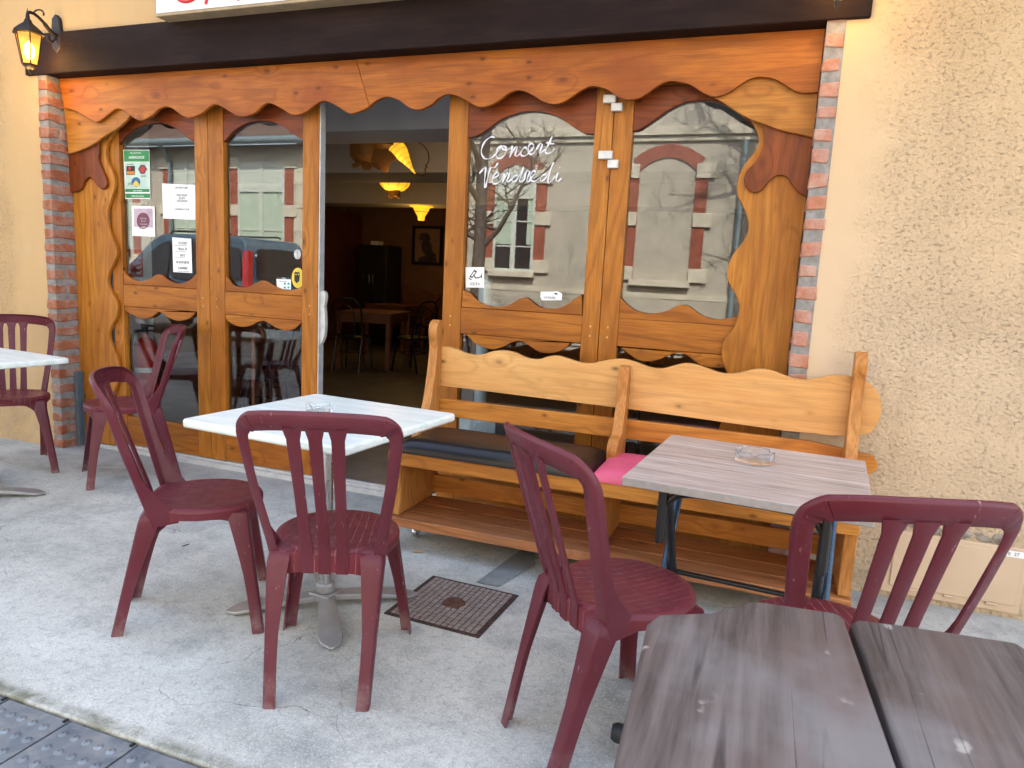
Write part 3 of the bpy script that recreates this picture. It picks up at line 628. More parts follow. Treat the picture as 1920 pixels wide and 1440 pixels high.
quad([(232, 282), (279, 282), (279.5, 303), (233, 303)], GY-.0014, m_green, 'printed_band', P); quad([(234, 304), (279, 304), (280, 353), (236, 353)], GY-.0014, m_mint, 'printed_field', P)
quad([(235, 354), (280, 354), (280, 360), (235, 360)], GY-.0014, m_green, 'printed_band', P); quad([(235, 363), (281, 363), (281, 371), (235.5, 371)], GY-.0014, m_green, 'printed_band', P)
tx('ANIMACHOSE', 256, 297.5, 5.2, GY-.0024, m_paper, P, sx=.9); tx('Mercredi 27 mars', 254, 288, 2.8, GY-.0024, m_paper, P)
quad(rect(237, 311, 253, 328), GY-.0022, m_black2, 'picture', P); quad(rect(238, 321, 252, 327), GY-.003, m_orange, 'picture', P); quad(ell(243, 316, 2.5, 3), GY-.003, m_redp, 'picture', P)
quad([(259, 317), (263.5, 309), (271, 309), (276, 317), (271, 326), (263.5, 326)], GY-.0022, m_plum, 'picture', P); quad(ell(267.5, 318, 4, 5), GY-.003, m_redp, 'picture', P)
quad(ell(255, 341, 8.2, 9), GY-.0022, m_bluep, 'picture', P); quad([(249, 345), (255, 338), (261, 345), (259, 349), (251, 349)], GY-.003, m_yellow, 'picture', P)
tx('salle des fetes', 244, 309, 2.2, GY-.0022, m_black2, P); tx('entree libre', 269, 331, 2.2, GY-.0022, m_black2, P); tx('a partir\nde 14 h', 244, 344, 2.4, GY-.0022, m_black2, P); tx('venez nombreux', 258, 358.6, 2.6, GY-.0024, m_paper, P); tx('ateliers jeux spectacle', 258, 368.6, 2.6, GY-.0024, m_paper, P)
P = quad([(247, 386), (290, 387), (291, 444), (248, 442)], GY, m_paper, 'poster'); root(P, 'small white poster with a plum coloured disc, below the green poster', 'poster')
quad([(251, 391), (286, 391), (287, 438), (252, 437)], GY-.0014, m_pinkp, 'printed_field', P); quad([(252, 425), (287, 427), (287, 438), (252, 437)], GY-.002, m_paper, 'printed_field', P); quad(ell(268.5, 414, 12, 15.5), GY-.0025, m_plum, 'printed_disc', P)
tx('soirees\nJEUX\nmusique', 269, 411, 4.2, GY-.0035, m_pinkp, P); tx('gratuit', 269, 427, 3, GY-.0035, m_paper, P)
P = quad([(304, 344), (366.5, 347), (366.5, 412.5), (306, 409.5)], GY, m_paper, 'notice'); root(P, 'large white printed notice with faint grey lines on the first folding door', 'notice')
tx('OUVERTURE', 340, 354, 4.2, GY-.0012, m_ink, P); tx('MERCREDI\nJEUDI\nVENDREDI', 341, 368, 4.2, GY-.0012, m_ink, P); tx('A PARTIR DE 17 H 30', 341, 394, 3.6, GY-.0012, m_ink, P, sx=.8)
P = quad([(323, 445), (358.5, 447.5), (360.5, 512), (325, 510)], GY-.003, m_paper, 'notice'); root(P, 'narrow handwritten white notice offering a flat for 650 euros, taped low on the pane', 'notice')
for s, yy in (('A LOUER', 458), ('Maison T4', 469), ('650 €', 481), ('06 20 07 08 09', 494), ('A JANVIER', 505)): tx(s, 342, yy, 5.2, GY-.0045, m_ink, P, ital=.3, sx=.72)
for (y, a, b_) in ((460, 327, 350), (471.5, 328, 349), (483, 328, 346), (508.5, 333, 355)): quad(rect(a, y, b_, y+.7), GY-.0045, m_ink, 'underline', P)
P = quad([(873, 501), (908, 501), (908, 539.5), (873.5, 539)], GY, m_paper, 'cctv_sticker'); root(P, 'white square CCTV sticker with a camera drawing at the corner of the pane', 'sticker')
tx('CCTV', 890.5, 535, 5.6, GY-.0014, m_black2, P)
for q in ([(880, 519), (889.5, 505.5), (894.5, 509), (885.5, 521.5)], [(889, 515.5), (892, 520), (896, 520), (902, 517.5), (902, 519.5), (896, 522), (891, 522), (888, 517)], [(902, 514), (903.5, 514), (903.5, 521.5), (902, 521.5)], [(879.5, 520.5), (884.5, 524), (883, 525.5), (878.8, 522)]): quad(q, GY-.0016, m_black2, 'camera_drawing', P)
quad([(883, 517.5), (889.3, 509), (891.5, 510.5), (885.3, 518.8)], GY-.0024, m_paper, 'camera_drawing', P)
P = quad([(1014, 547), (1046, 546.5), (1054, 551), (1053, 563), (1016, 563), (1013, 557)], GY, m_paper, 'sticker'); root(P, 'worn white sticker low on the pane under the handwriting', 'sticker')
tx('LA SOURIS', 1031, 560, 4.4, GY-.0014, m_ink, P, sx=.8); quad([(1038, 549.5), (1043, 549), (1047, 552), (1042, 552.5)], GY-.0014, m_black2, 'drawing', P)
P = quad([(518, 519), (546, 520), (546, 543.5), (519, 542)], GY, m_black2, 'sticker'); root(P, 'square black and white sticker with teal icons beside the yellow one', 'sticker')
quad([(518.5, 523), (545.5, 524), (545.5, 543), (519.5, 541.5)], GY-.0014, m_paper, 'printed_field', P)
for q in ((534, 532), (541, 532), (534, 539), (541, 539)): quad(rect(q[0]-2, q[1]-2, q[0]+2, q[1]+2), GY-.0022, m_teal, 'icon', P)
tx('orange', 532, 522.4, 2.6, GY-.0016, m_paper, P); tx('Nos horaires', 531, 528.6, 2.4, GY-.0022, m_ink, P)
P = quad(ell(558.5, 521, 11.5, 19), GY, m_yellow, 'sticker'); root(P, 'oval yellow sticker with a black owl at the edge of the pane', 'sticker')
quad([(552, 512), (554, 509), (558, 511), (561, 509), (562, 516), (561, 527), (556, 531), (552, 526)], GY-.0014, m_black2, 'owl', P); quad(ell(555, 514.5, 1.1, 1.5), GY-.0022, m_yellow, 'owl', P); quad(ell(559.5, 514.5, 1.1, 1.5), GY-.0022, m_yellow, 'owl', P)
m = MB(); c0 = onY(558, 477, GY)
for rr in (.0255, .018, .011):
    m.tube([(c0.x+rr*.85*math.cos(a), GY-.001, c0.z+rr*math.sin(a)) for a in [2*math.pi*k/24 for k in range(25)]], .0022, 6)
m.tube([(c0.x-.006, GY-.001, c0.z+.002), (c0.x-.001, GY-.001, c0.z-.004), (c0.x+.007, GY-.001, c0.z+.006)], .002, 6)
root(m.build('round_sticker', m_paper), 'white sticker of concentric rings above the yellow oval', 'sticker')
# handwriting on the glass, brush strokes of white paint pen
Z = lambda pts: [(840+a/6.4, 180+b/6.4) for a, b in pts]
words = {'Concert': [[(560, 500), (530, 490), (500, 500), (450, 540), (415, 600), (400, 660), (410, 710), (440, 750), (490, 755), (540, 730), (580, 690), (610, 650), (645, 600)],
 [(645, 595), (600, 630), (577, 700), (600, 750), (650, 740), (690, 690), (700, 630), (680, 605), (650, 600), (655, 635), (700, 650), (740, 640), (775, 600)],
 [(775, 600), (765, 660), (740, 740), (770, 680), (810, 620), (832, 612), (820, 660), (805, 710), (830, 722), (870, 690)],
 [(950, 640), (925, 615), (890, 650), (873, 695), (900, 722), (940, 710), (980, 670), (1020, 630), (1030, 592), (1000, 570), (970, 600), (965, 660), (990, 702), (1030, 690), (1060, 640)],
 [(1060, 645), (1090, 590), (1110, 570), (1132, 590), (1112, 640), (1100, 688), (1130, 672), (1170, 640)],
 [(1250, 488), (1212, 570), (1178, 640), (1170, 680), (1200, 692), (1250, 670), (1278, 628)], [(1180, 560), (1230, 572), (1280, 575)]],
 'Vendredi': [[(380, 930), (410, 892), (430, 868), (452, 860), (450, 920), (440, 1000), (442, 1102), (462, 1050), (478, 980), (500, 900), (515, 862), (560, 862), (585, 830), (600, 800)],
 [(540, 990), (590, 965), (612, 932), (585, 920), (550, 955), (530, 1010), (550, 1055), (592, 1050), (640, 1010), (665, 960)],
 [(665, 955), (682, 930), (668, 990), (650, 1040), (685, 975), (720, 930), (738, 935), (718, 990), (708, 1030), (740, 1022), (775, 990)],
 [(842, 962), (805, 958), (770, 1000), (780, 1030), (820, 1012), (870, 930), (905, 855), (882, 940), (860, 1012), (882, 1030), (920, 1000)],
 [(920, 1005), (930, 935), (950, 900), (982, 912), (962, 960), (948, 1010), (972, 1030), (1000, 980), (1040, 935), (1042, 902), (1012, 910), (990, 970), (1010, 1022), (1050, 1020), (1095, 980)],
 [(1182, 940), (1142, 950), (1110, 990), (1120, 1022), (1160, 1002), (1210, 920), (1250, 840), (1268, 795), (1232, 900), (1200, 1000), (1212, 1045), (1250, 1012), (1290, 960)],
 [(1322, 920), (1302, 975), (1300, 1020), (1330, 1022), (1362, 990)], [(1338, 855), (1342, 862)]]}
for wd, strokes in words.items():
    m = MB()
    for s in strokes:
        q = smooth(xz(Z(s), GY), 4); rs = [.0036+.0016*math.sin(i*.55) for i in range(len(q))]; m.tube([(a, GY-.0004, z) for a, z in q], rs, 8)
    root(m.build('handwritten_word', m_whiteink), 'white handwritten word %s painted on the glass pane' % wd, 'lettering', None)
# ================================================================= BURGUNDY BISTRO CHAIRS
Cr, Cyr, Cq, Cyf, Cw, Cws, Cyb, Cle, Ccv, Czt, CRs, Czs = .134, .271, .207, .186, .229, .177, .150, .335, .050, .8875, .192, .4455
def backY(x, z):
    t = (z-Czs)/(Czt-Czs); return -(Cyb+Cle*(z-Czs)+(.046+.004*t)*(1-min(1, (x/Cw)**2)))
def make_chair():
    o = empty('bistro_chair', (0, 0, 0))
    m = MB(); prof = [(0, .436), (.06, .4365), (.11, .439), (.15, .4435), (.172, .4462), (.184, .4455), (.191, .441), (.194, .433)]
    m.lathe(prof, 56)
    n = 56
    def zlow(a):
        z = .408
        for (lx, ly) in ((.15, .15), (-.15, .15), (.13, -.15), (-.13, -.15)):
            la = math.atan2(ly, lx); d = (a-la+math.pi) % (2*math.pi)-math.pi; z -= .055*math.exp(-(d/.26)**2)
        return z
    o0 = len(m.v); rings = []
    for (r, k) in ((.194, 0), (.1935, .5), (.192, 1), (.186, 1), (.187, .3)):
        rings.append([(r*math.cos(2*math.pi*i/n), r*math.sin(2*math.pi*i/n), .433+(zlow(2*math.pi*i/n)-.433)*k) for i in range(n)])
    m.add([v for q in rings for v in q], [(a*n+i, a*n+(i+1) % n, (a+1)*n+(i+1) % n, (a+1)*n+i) for a in range(4) for i in range(n)])
    m.lathe([(.187, .428), (0, .428)], 56)
    rings = []
    for i in range(25):
        x = -.150+.300*i/24; y = backY(x, Czs)+.0045; zb = .380-.030*abs(x/.15)**3; zt_ = .436
        rings.append([Vector((x, y, zb)), Vector((x, y, zt_)), Vector((x*.93, y+.030, zt_+.004)), Vector((x*.93, y+.026, zt_-.004)), Vector((x, y+.006, zt_-.008)), Vector((x, y+.006, zb))])
    m.sweep(rings)
    m.build('seat', m_seat, o, angle=50)
    # hoop
    out = [(-Cws+.004, .385), (-Cws, Czs), (-(Cws*.62+Cw*.38), Czs+.12), (-(Cws*.3+Cw*.7), Czs+.22), (-Cw, Czt-.095)]; cr = .056
    for a in (5, 25, 45, 65, 84): out.append((-Cw+cr-cr*math.cos(R(a)), Czt-.011-cr+cr*math.sin(R(a))))
    out += [(-.11, Czt-.0035), (0, Czt)]
    full = out+[(-x, z) for x, z in out[-2::-1]]
    full = smooth(full, 4); P = [Vector((x, backY(x, z), z)) for x, z in full]
    rings = []; L = len(P)
    for i, p in enumerate(P):
        T = (P[min(i+1, L-1)]-P[max(i-1, 0)]).normalized()
        x, z = full[i]; e = .012
        nrm = Vector((-(backY(x+e, z)-backY(x-e, z))/(2*e), 1, -(backY(x, z+e)-backY(x, z-e))/(2*e))).normalized()   # towards the sitter
        inw = T.cross(nrm).normalized()
        if inw.dot(Vector((-x, 0, .66-z))) < 0: inw = -inw
        tz = min(1, max(0, (z-.80)/.06)); lowf = max(0, (.56-z)/.13); lowf = min(1, lowf)
        wi = .036+.020*tz; wf = .028*(1-tz)+.016*tz+.055*lowf**1.5; t = .0055
        o_ = p; fw = nrm
        if lowf > 0 or tz < 1:      # the side flange wraps forward, straight towards the front at the foot
            fw = nrm.lerp(Vector((0, 1, 0)), .6*(1-tz)).normalized()
        S = [(-.007, 0), (-wi+.002, 0), (-wi, t*.5), (-wi+.002, t), (-t-.004, t+.001), (-t, t+.006), (-t, wf-.002), (-t*.5, wf), (.0, wf-.002), (0, .009), (-.002, .003)]
        rings.append([o_-inw*a+fw*b_ for a, b_ in S])
    m = MB(); m.sweep(rings); m.build('back_frame', m_chair, o, angle=60)
    for k in (-1, 0, 1):
        m = MB(); rings = []
        for i in range(15):
            z = .375+(Czt-.045-.375)*i/14; f = i/14; xc = k*(.051+.010*f); hw = .0168+.0015*math.cos(f*6.28)+ (.008 if i == 14 else 0)
            zz = max(z, Czs-.0); y = backY(xc, zz) if z > Czs else backY(xc, Czs)+.004*(Czs-z)/.07
            y0 = y
            rings.append([Vector((xc-hw, y0+.001, z)), Vector((xc-hw+.003, y0-.001, z)), Vector((xc+hw-.003, y0-.001, z)), Vector((xc+hw, y0+.001, z)), Vector((xc+hw, y0+.007, z)), Vector((xc+hw-.004, y0+.009, z)), Vector((xc-hw+.004, y0+.009, z)), Vector((xc-hw, y0+.007, z))])
        m.sweep(rings); m.build('slat', m_chair, o, angle=50)
    for sx in (-1, 1):
        for (tx_, ty_, fx, fy) in ((.172, -.190, Cr+.020, -Cyr-.018), (.170, .150, Cq+.018, Cyf+.018)):
            sy = -1 if ty_ < 0 else 1; rings = []
            for i, f in enumerate((-.10, -.075, -.03, .04, .14, .3, .5, .7, .88, 1.)):
                z = .418*(1-f) if f > 0 else .418-f*(.28 if sy < 0 else .11)
                ff = max(f, 0)
                bow = .010*math.sin(ff*math.pi)
                cx, cy = tx_+(fx-tx_)*ff, ty_+(fy-ty_)*ff-sy*bow*0
                w_ = (.066 if sy > 0 else .070)*(1-ff)**1.3+.040-.006*ff*0; w_ = .038+.030*max(0, 1-ff*1.7)**1.2
                if f < 0:
                    sh = {-.10: .052, -.075: .022, -.03: .005}[f]; cx -= sh*.75; cy -= sy*sh*.9
                    w_ = .068-sh*.55
                t = .006; rr = .009
                S = [(0, rr), (rr*.3, rr*.3), (rr, 0), (w_, 0), (w_, t), (t+.002, t), (t, t+.002), (t, w_), (0, w_)]
                ring = [Vector((sx*(cx-a), cy-sy*b_, z)) for a, b_ in S]
                if sx*sy < 0: ring = ring[::-1]
                rings.append(ring)
            m = MB(); m.sweep(rings); m.build('leg', m_chair, o, angle=50, bevel=0)
    return o
poses = [(-1.238, -1.406, .384, 'burgundy plastic chair with its back to the camera, at the pale square table'),
         (-1.851, -1.326, -.920, 'burgundy plastic chair seen from its side, left of the pale square table'),
         (-.312, -1.399, -.784, 'burgundy plastic chair facing the striped table, beside the iron drain cover'),
         (.203, -1.436, .367, 'burgundy plastic chair half hidden by the weathered picnic table'),
         (-4.140, -.442, 4.049, 'burgundy plastic chair against the wall behind the cut off pale table'),
         (-3.482, -.260, 2.516, 'burgundy plastic chair turned away from the folding doors, near the brick pillar'),
         (-4.02, -1.28, .15, 'burgundy plastic chair mostly outside the left edge, one leg in view')]
c0_ = make_chair()
for i, (x, y, a, lab) in enumerate(poses):
    c = c0_ if i == 0 else copy_tree(c0_)
    c.location = (x, y, 0); c.rotation_euler = (0, 0, a)
    tag(c, lab, 'chair', 'burgundy plastic bistro chairs on the terrace')
# ================================================================= TABLES
def rounded(hx, hy, r, n=6):
    out = []
    for cx, cy, a0 in ((hx-r, hy-r, 0), (-hx+r, hy-r, 90), (-hx+r, -hy+r, 180), (hx-r, -hy+r, 270)):
        for k in range(n+1): a = R(a0+90*k/n); out.append((cx+r*math.cos(a), cy+r*math.sin(a)))
    return out
def pedestal_table():
    o = empty('cafe_table', (0, 0, 0)); h = .735
    m = MB(); m.prism(rounded(.347, .347, .022), h-.030, h, 'xy'); m.build('table_top', m_marble, o, bevel=.009, seg=3)
    m = MB(); m.tube([(0, 0, .075), (0, 0, .68)], .024, 20); m.build('stem', m_alu, o)
    m = MB(); m.box(-.10, .10, -.10, .10, h-.045, h-.031); m.lathe([(.0, .60), (.03, .605), (.034, .66), (.06, .688), (0, .69)], 20); m.build('top_bracket', m_black, o, bevel=.003)
    m = MB(); m.box(-.045, .045, -.045, .045, .030, .058, Matrix.Rotation(R(0), 4, 'Z')); m.lathe([(.0, .057), (.036, .058), (.036, .085), (.028, .095), (0, .096)], 20); m.build('base_hub', m_cast, o, bevel=.004)
    for k in range(4):
        M_ = Matrix.Rotation(R(90*k+45), 4, 'Z'); rings = []
        for x, wd, z, th in ((.03, .028, .050, .022), (.12, .033, .046, .020), (.22, .038, .037, .016), (.29, .041, .026, .012), (.318, .036, .020, .010), (.352, .006, .013, .006)):
            rings.append([M_ @ Vector(q) for q in ((x, -wd, z-th), (x, wd, z-th), (x, wd, z), (x, 0, z+.003), (x, -wd, z))])
        m = MB(); m.sweep(rings); m.lathe([(0, 0), (.012, 0), (.012, .016), (0, .016)], 10, M=M_ @ Matrix.Translation((.31, 0, 0))); m.build('base_arm', m_cast, o, bevel=.002)
    return o
ta = pedestal_table(); ta.location = (-1.4907, -1.1088, 0); ta.rotation_euler = (0, 0, -.0784)
tag(ta, 'square pale mint cafe table on an aluminium pedestal, centre of the terrace', 'table', 'pale pedestal tables')
for ch in ta.children:
    if ch.name.startswith('base_arm'): ch.rotation_euler = (0, 0, R(-2))
tb = copy_tree(ta); tb.location = (-3.815, -.915, 0); tb.rotation_euler = (0, 0, -.10); tag(tb, 'square pale mint cafe table cut off by the left edge of the photo', 'table', 'pale pedestal tables')
def folding_table():
    o = empty('folding_table', (-.0104, -.9774, 0), -.0735, label='folding table with a taupe striped top and black steel legs in front of the bench', cat='table')
    h = .718; hx, hy = .3273, .3406
    m = MB(); m.prism(rounded(hx, hy, .006, 3), h-.026, h, 'xy'); 
    for i, f in enumerate(m.f): m.mi[i] = 0 if i < 2 else 1
    m.build('table_top', [m_taupe, m_taupe_edge], o, bevel=.0025)
    for s in (-1, 1):
        x = s*.245
        m = MB(); m.tube(smooth3([(x, .26, h-.035), (x, .24, h-.06), (x, .10, .50), (x, -.16, .10), (x, -.215, .012)]), .0135, 12, sy=.75); m.build('leg', m_blue, o)
        m = MB(); x2 = x-s*.024; m.tube(smooth3([(x2, -.24, h-.20), (x2, -.255, h-.13), (x2, -.25, h-.085), (x2, -.17, h-.10), (x2, -.05, .42), (x2, .14, .10), (x2, .19, .012)]), .0145, 12); m.build('leg', m_black, o)
        m = MB(); m.tube([(x2, -.262, h-.028), (x2, -.268, h-.20)], .0125, 10); m.build('hook', m_black, o)
    m = MB(); m.tube(smooth3([(-.222, -.25, h-.11), (-.20, -.25, h-.07), (-.15, -.25, h-.045), (0, -.25, h-.042), (.15, -.25, h-.045), (.20, -.25, h-.07), (.222, -.25, h-.11)]), .0115, 10); m.build('arched_brace', m_black, o)
    for q in ([(-.22, .18, .03), (.22, .18, .03)], [(-.245, -.205, .035), (.245, -.205, .035)], [(-.23, 0, .33), (.23, 0, .33)]): m = MB(); m.tube(q, .009, 10); m.build('stretcher', m_black, o)
folding_table()
def ashtray(x, y, z, r, label):
    m = MB(); n = 48; h = r*.62; rings = []
    def zr(a): 
        d = min(abs((a-q+math.pi) % (2*math.pi)-math.pi) for q in (.5, 2.6, 4.7)); return h-(.35*h*max(0, 1-(d/.16)**2) if d < .16 else 0)
    prof = [(0, 0), (.9*r, 0), (r, .06*r), (r, None), (.97*r, 'top'), (.86*r, 'top'), (.80*r, .16*r), (0, .13*r)]
    for rr, zz in prof:
        rings.append([(rr*math.cos(2*math.pi*k/n), rr*math.sin(2*math.pi*k/n), (zr(2*math.pi*k/n)-(.03*r if zz is None else 0)) if (zz is None or zz == 'top') else zz) for k in range(n)])
    m.add([v for q in rings for v in q], [(a*n+i, a*n+(i+1) % n, (a+1)*n+(i+1) % n, (a+1)*n+i) for a in range(len(rings)-1) for i in range(n)])
    o = m.build('ashtray', m_ash, angle=30); o.location = (x, y, z); tag(o, label, 'ashtray', 'round clear glass ashtrays')
p = onZ(599, 771, .7375); ashtray(p.x, p.y, .7358, .047, 'clear glass ashtray on the pale mint table')
p = onZ(1414, 865, .7205); ashtray(p.x, p.y, .7188, .061, 'clear glass ashtray on the striped taupe table')
# ================================================================= BENCH
bench = empty('pew_bench', (0, 0, 0), label='long honey coloured pine bench with scalloped backboard, two seats and low shelf', cat='bench')
BX = (-1.555, -.600, .350); bt = .046
def wob(n_, seed, a): rr = random.Random(seed); return [rr.uniform(-a, a) for _ in range(n_)]
topc = [(823, 649), (840, 650), (857, 655), (873, 662), (890, 665), (907, 664), (923, 659), (945, 657), (965, 661), (980, 668), (997, 673), (1013, 673), (1030, 668), (1047, 667), (1067, 673), (1090, 680), (1110, 681), (1130, 677), (1153, 673), (1175, 674), (1195, 680), (1217, 688), (1240, 691), (1262, 686), (1285, 681), (1307, 684), (1330, 692), (1357, 700), (1385, 699), (1410, 693), (1433, 692), (1455, 697), (1480, 707), (1508, 712), (1530, 709), (1560, 704), (1590, 705), (1620, 712), (1640, 728), (1651, 750), (1650, 780), (1640, 800), (1625, 813), (1560, 816), (1530, 812)]
tc = smooth(xz(topc, -.075), 3)
m = MB(); m.prism([(-1.555, .715)]+[(-1.555, tc[0][1])]+tc+[(.1, .683), (-.5, .700)], -.085, -.055); m.build('backboard', m_bench, bench, bevel=.004, seg=2)
e2 = smooth(xz([(1620, 850), (1637, 855), (1645, 868), (1643, 880), (1630, 888), (1615, 888)], -.075), 3)
m = MB(); m.prism([(-1.553, .560), (-1.553, .648)]+[(-1.0, .648), (-.6, .652), (.2, .650)]+e2+[(.2, .560)], -.085, -.055); m.build('back_rail', m_benchy2, bench, bevel=.004)
post = smooth([(-.060, .450), (-.060, .70), (-.052, .90), (-.040, .965), (-.035, 1.0), (-.045, 1.030), (-.075, 1.045), (-.105, 1.030), (-.118, 1.0), (-.115, .965), (-.105, .93), (-.108, .86), (-.135, .72), (-.165, .625), (-.19, .598), (-.225, .590), (-.25, .57), (-.258, .54), (-.25, .505), (-.262, .485), (-.275, .46)], 4)
pm = smooth([(-.060, .450), (-.060, .70), (-.058, .84), (-.07, .895), (-.088, .905), (-.108, .89), (-.118, .83), (-.135, .72), (-.165, .625), (-.19, .598), (-.225, .590), (-.25, .57), (-.258, .54), (-.25, .505), (-.262, .485), (-.275, .46)], 4)
for i, x in enumerate(BX):
    pr = [(y, z) for y, z in (pm if i == 1 else post)]
    off = .0 if i != 1 else 0
    pr = [(y-.032, z) for y, z in pr]
    m = MB(); m.prism(pr, x-bt/2, x+bt/2, 'yz'); m.build('back_post', m_benchv, bench, bevel=.006, seg=3)
    m = MB(); sd_ = [(-.075, .157), (-.075, .448), (-.49, .408), (-.487, .157)]
    sd_ = [(-.075, .157), (-.075, .398), (-.482, .398), (-.476, .35), (-.470, .28), (-.474, .20), (-.485, .157)]
    m.prism(sd_, x-bt/2, x+bt/2, 'yz'); m.build('side_panel', m_benchv, bench, bevel=.004)
x0, x1 = BX[0]-bt/2, BX[2]+bt/2
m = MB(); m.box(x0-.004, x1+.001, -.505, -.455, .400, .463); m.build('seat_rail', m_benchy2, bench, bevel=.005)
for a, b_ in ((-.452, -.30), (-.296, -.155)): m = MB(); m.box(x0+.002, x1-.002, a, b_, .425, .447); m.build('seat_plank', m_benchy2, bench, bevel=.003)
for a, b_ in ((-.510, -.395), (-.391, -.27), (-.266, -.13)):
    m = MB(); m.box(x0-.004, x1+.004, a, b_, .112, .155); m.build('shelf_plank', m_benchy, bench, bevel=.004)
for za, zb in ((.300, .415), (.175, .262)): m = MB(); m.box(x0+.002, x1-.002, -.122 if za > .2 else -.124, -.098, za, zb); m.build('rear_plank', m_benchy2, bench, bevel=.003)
for cx in (BX[0]+.03, BX[2]-.03):
    for cy in (-.32, -.17):
        m = MB(); m.lathe([(0, -.012), (.02, -.012), (.024, -.006), (.024, .006), (.02, .012), (0, .012)], 18, M=Matrix.Translation((cx, cy, .026)) @ Matrix.Rotation(R(90), 4, 'Y')); m.box(cx-.018, cx-.014, cy-.012, cy+.012, .02, .112); m.box(cx+.014, cx+.018, cy-.012, cy+.012, .02, .112); m.build('castor', m_alu, bench)
s = MB(); s.lathe([(0, .002), (.006, .002), (.007, -.002)], 12, M=Matrix.Translation((x1-.03, -.5055, .36)) @ Matrix.Rotation(R(90), 4, 'X'))
def cushion(xa, xb, ya, yb, z0, th, mat, label, seed):
    nx, ny = 40, 20; m = MB(); vs = []
    for j in range(ny+1):
        for i in range(nx+1):
            u, v = i/nx, j/ny; e = min(u*(xb-xa), (1-u)*(xb-xa)); g = min(v*(yb-ya), (1-v)*(yb-ya))
            k = lambda d: 1-math.exp(-max(d, 0)/.024)
            hgt = th*(.45+.55*k(e)*k(g)) * (1 if e > 0 and g > 0 else .75)
            hgt += .0022*mnoise.noise(Vector((u*4+seed, v*1.5, seed)))*k(g)
            if v < .2: hgt += .0022*math.sin(u*150+3*mnoise.noise(Vector((u*12, 0, seed))))*max(0, 1-v/.2)*max(0, mnoise.noise(Vector((u*5, 2, seed)))+.2)
            vs.append((xa+(xb-xa)*u, ya+(yb-ya)*v-.004*math.sin(v*math.pi), z0+hgt))
    W_ = nx+1; fs = [(j*W_+i, j*W_+i+1, (j+1)*W_+i+1, (j+1)*W_+i) for j in range(ny) for i in range(nx)]
    bnd = [i for i in range(nx+1)]+[(j)*W_+nx for j in range(1, ny+1)]+[ny*W_+i for i in range(nx-1, -1, -1)]+[j*W_ for j in range(ny-1, 0, -1)]
    o0 = len(vs); cxm, cym = (xa+xb)/2, (ya+yb)/2
    for q in bnd: p_ = vs[q]; vs.append((p_[0]+(.004 if p_[0] > cxm else -.004)*0, p_[1], z0))
    nb = len(bnd); fs += [(bnd[i], o0+i, o0+(i+1) % nb, bnd[(i+1) % nb]) for i in range(nb)]; fs.append(tuple(range(o0, o0+nb)))
    m.add(vs, fs); return tag(m.build('seat_cushion', mat, angle=70), label, 'cushion')
cushion(-1.528, -.640, -.514, -.13, .4635, .070, m_leather, 'padded black vinyl seat cushion on the left half of the bench', 1)
cushion(-.634, .322, -.512, -.13, .4635, .060, m_pink, 'padded pink vinyl seat cushion on the right half of the bench, mostly under the table', 2)
# ================================================================= PICNIC TABLE
pt = empty('picnic_table', (0, 0, 0), label='weathered grey brown picnic table with chamfered corner filling the right foreground', cat='picnic table')
pz = .76
def plank(pts, name='plank'):
    m = MB(); m.prism(pts, pz-.045, pz, 'xy'); m.build(name, m_picnic, pt, bevel=.007, seg=3, angle=40)
def pxy(l): return [(q.x, q.y) for q in (onZ(a, b, pz) for a, b in l)]
E1 = pxy([(1216, 1157), (1232, 1151), (1330, 1147), (1408, 1126), (1425, 1127), (1570, 1148), (1584, 1160)])
dirx = lambda p, t: (p[0]+.062*t, p[1]-t)
plank([dirx(E1[0], 1.2), dirx(E1[0], .02)]+E1[1:6]+[dirx(E1[6], .0), dirx(E1[6], 1.2)])
E2 = pxy([(1596, 1166), (1607, 1160), (1700, 1172), (1800, 1187), (1905, 1203)])
xr = E2[4][0]; 
plank([dirx(E2[0], 1.2), E2[0]]+E2[1:5]+[(xr+.01, E2[4][1]-.02), dirx((xr+.01, E2[4][1]), 1.2)])
plank([dirx((xr+.022, E2[4][1]), 1.2), dirx((xr+.022, E2[4][1]), .02), (xr+.03, E2[4][1]), (xr+.16, E2[4][1]-.10), (xr+.22, E2[4][1]-.3), dirx((xr+.22, E2[4][1]), 1.2)])
m = MB(); m.box(.05, .75, -2.42, -2.33, pz-.095, pz-.046); m.build('cross_batten', m_picnic, pt, bevel=.004)
m = MB(); m.box(.05, .75, -3.02, -2.93, pz-.095, pz-.046); m.build('cross_batten', m_picnic, pt, bevel=.004)
for yy in (-2.45, -2.95):
    for sgn in (-1, 1):
        m = MB(); m.prism([(.40+sgn*.18, pz-.096), (.40+sgn*.27, pz-.096), (.40+sgn*.42, -.012), (.40+sgn*.33, -.012)], yy, yy+.045); m.build('leg', m_picnic, pt, bevel=.003)
m = MB(); pa = onZ(1156, 1373, .075); m.tube([(pa.x-.012, pa.y, .075), (pa.x+.0, pa.y, .075), (pa.x+.03, pa.y-.004, .075), (pa.x+.42, pa.y-.05, .07), (pa.x+.46, pa.y-.055, .01)], [.020, .026, .026, .018, .018], 14)
m.tube([(pa.x+.05, pa.y-.01, .07), (pa.x+.05, pa.y-.01, -.0)], .014, 10)
tag(m.build('tube_stand', m_rubber), 'black capped tube end sticking out beside the picnic table', 'stand')
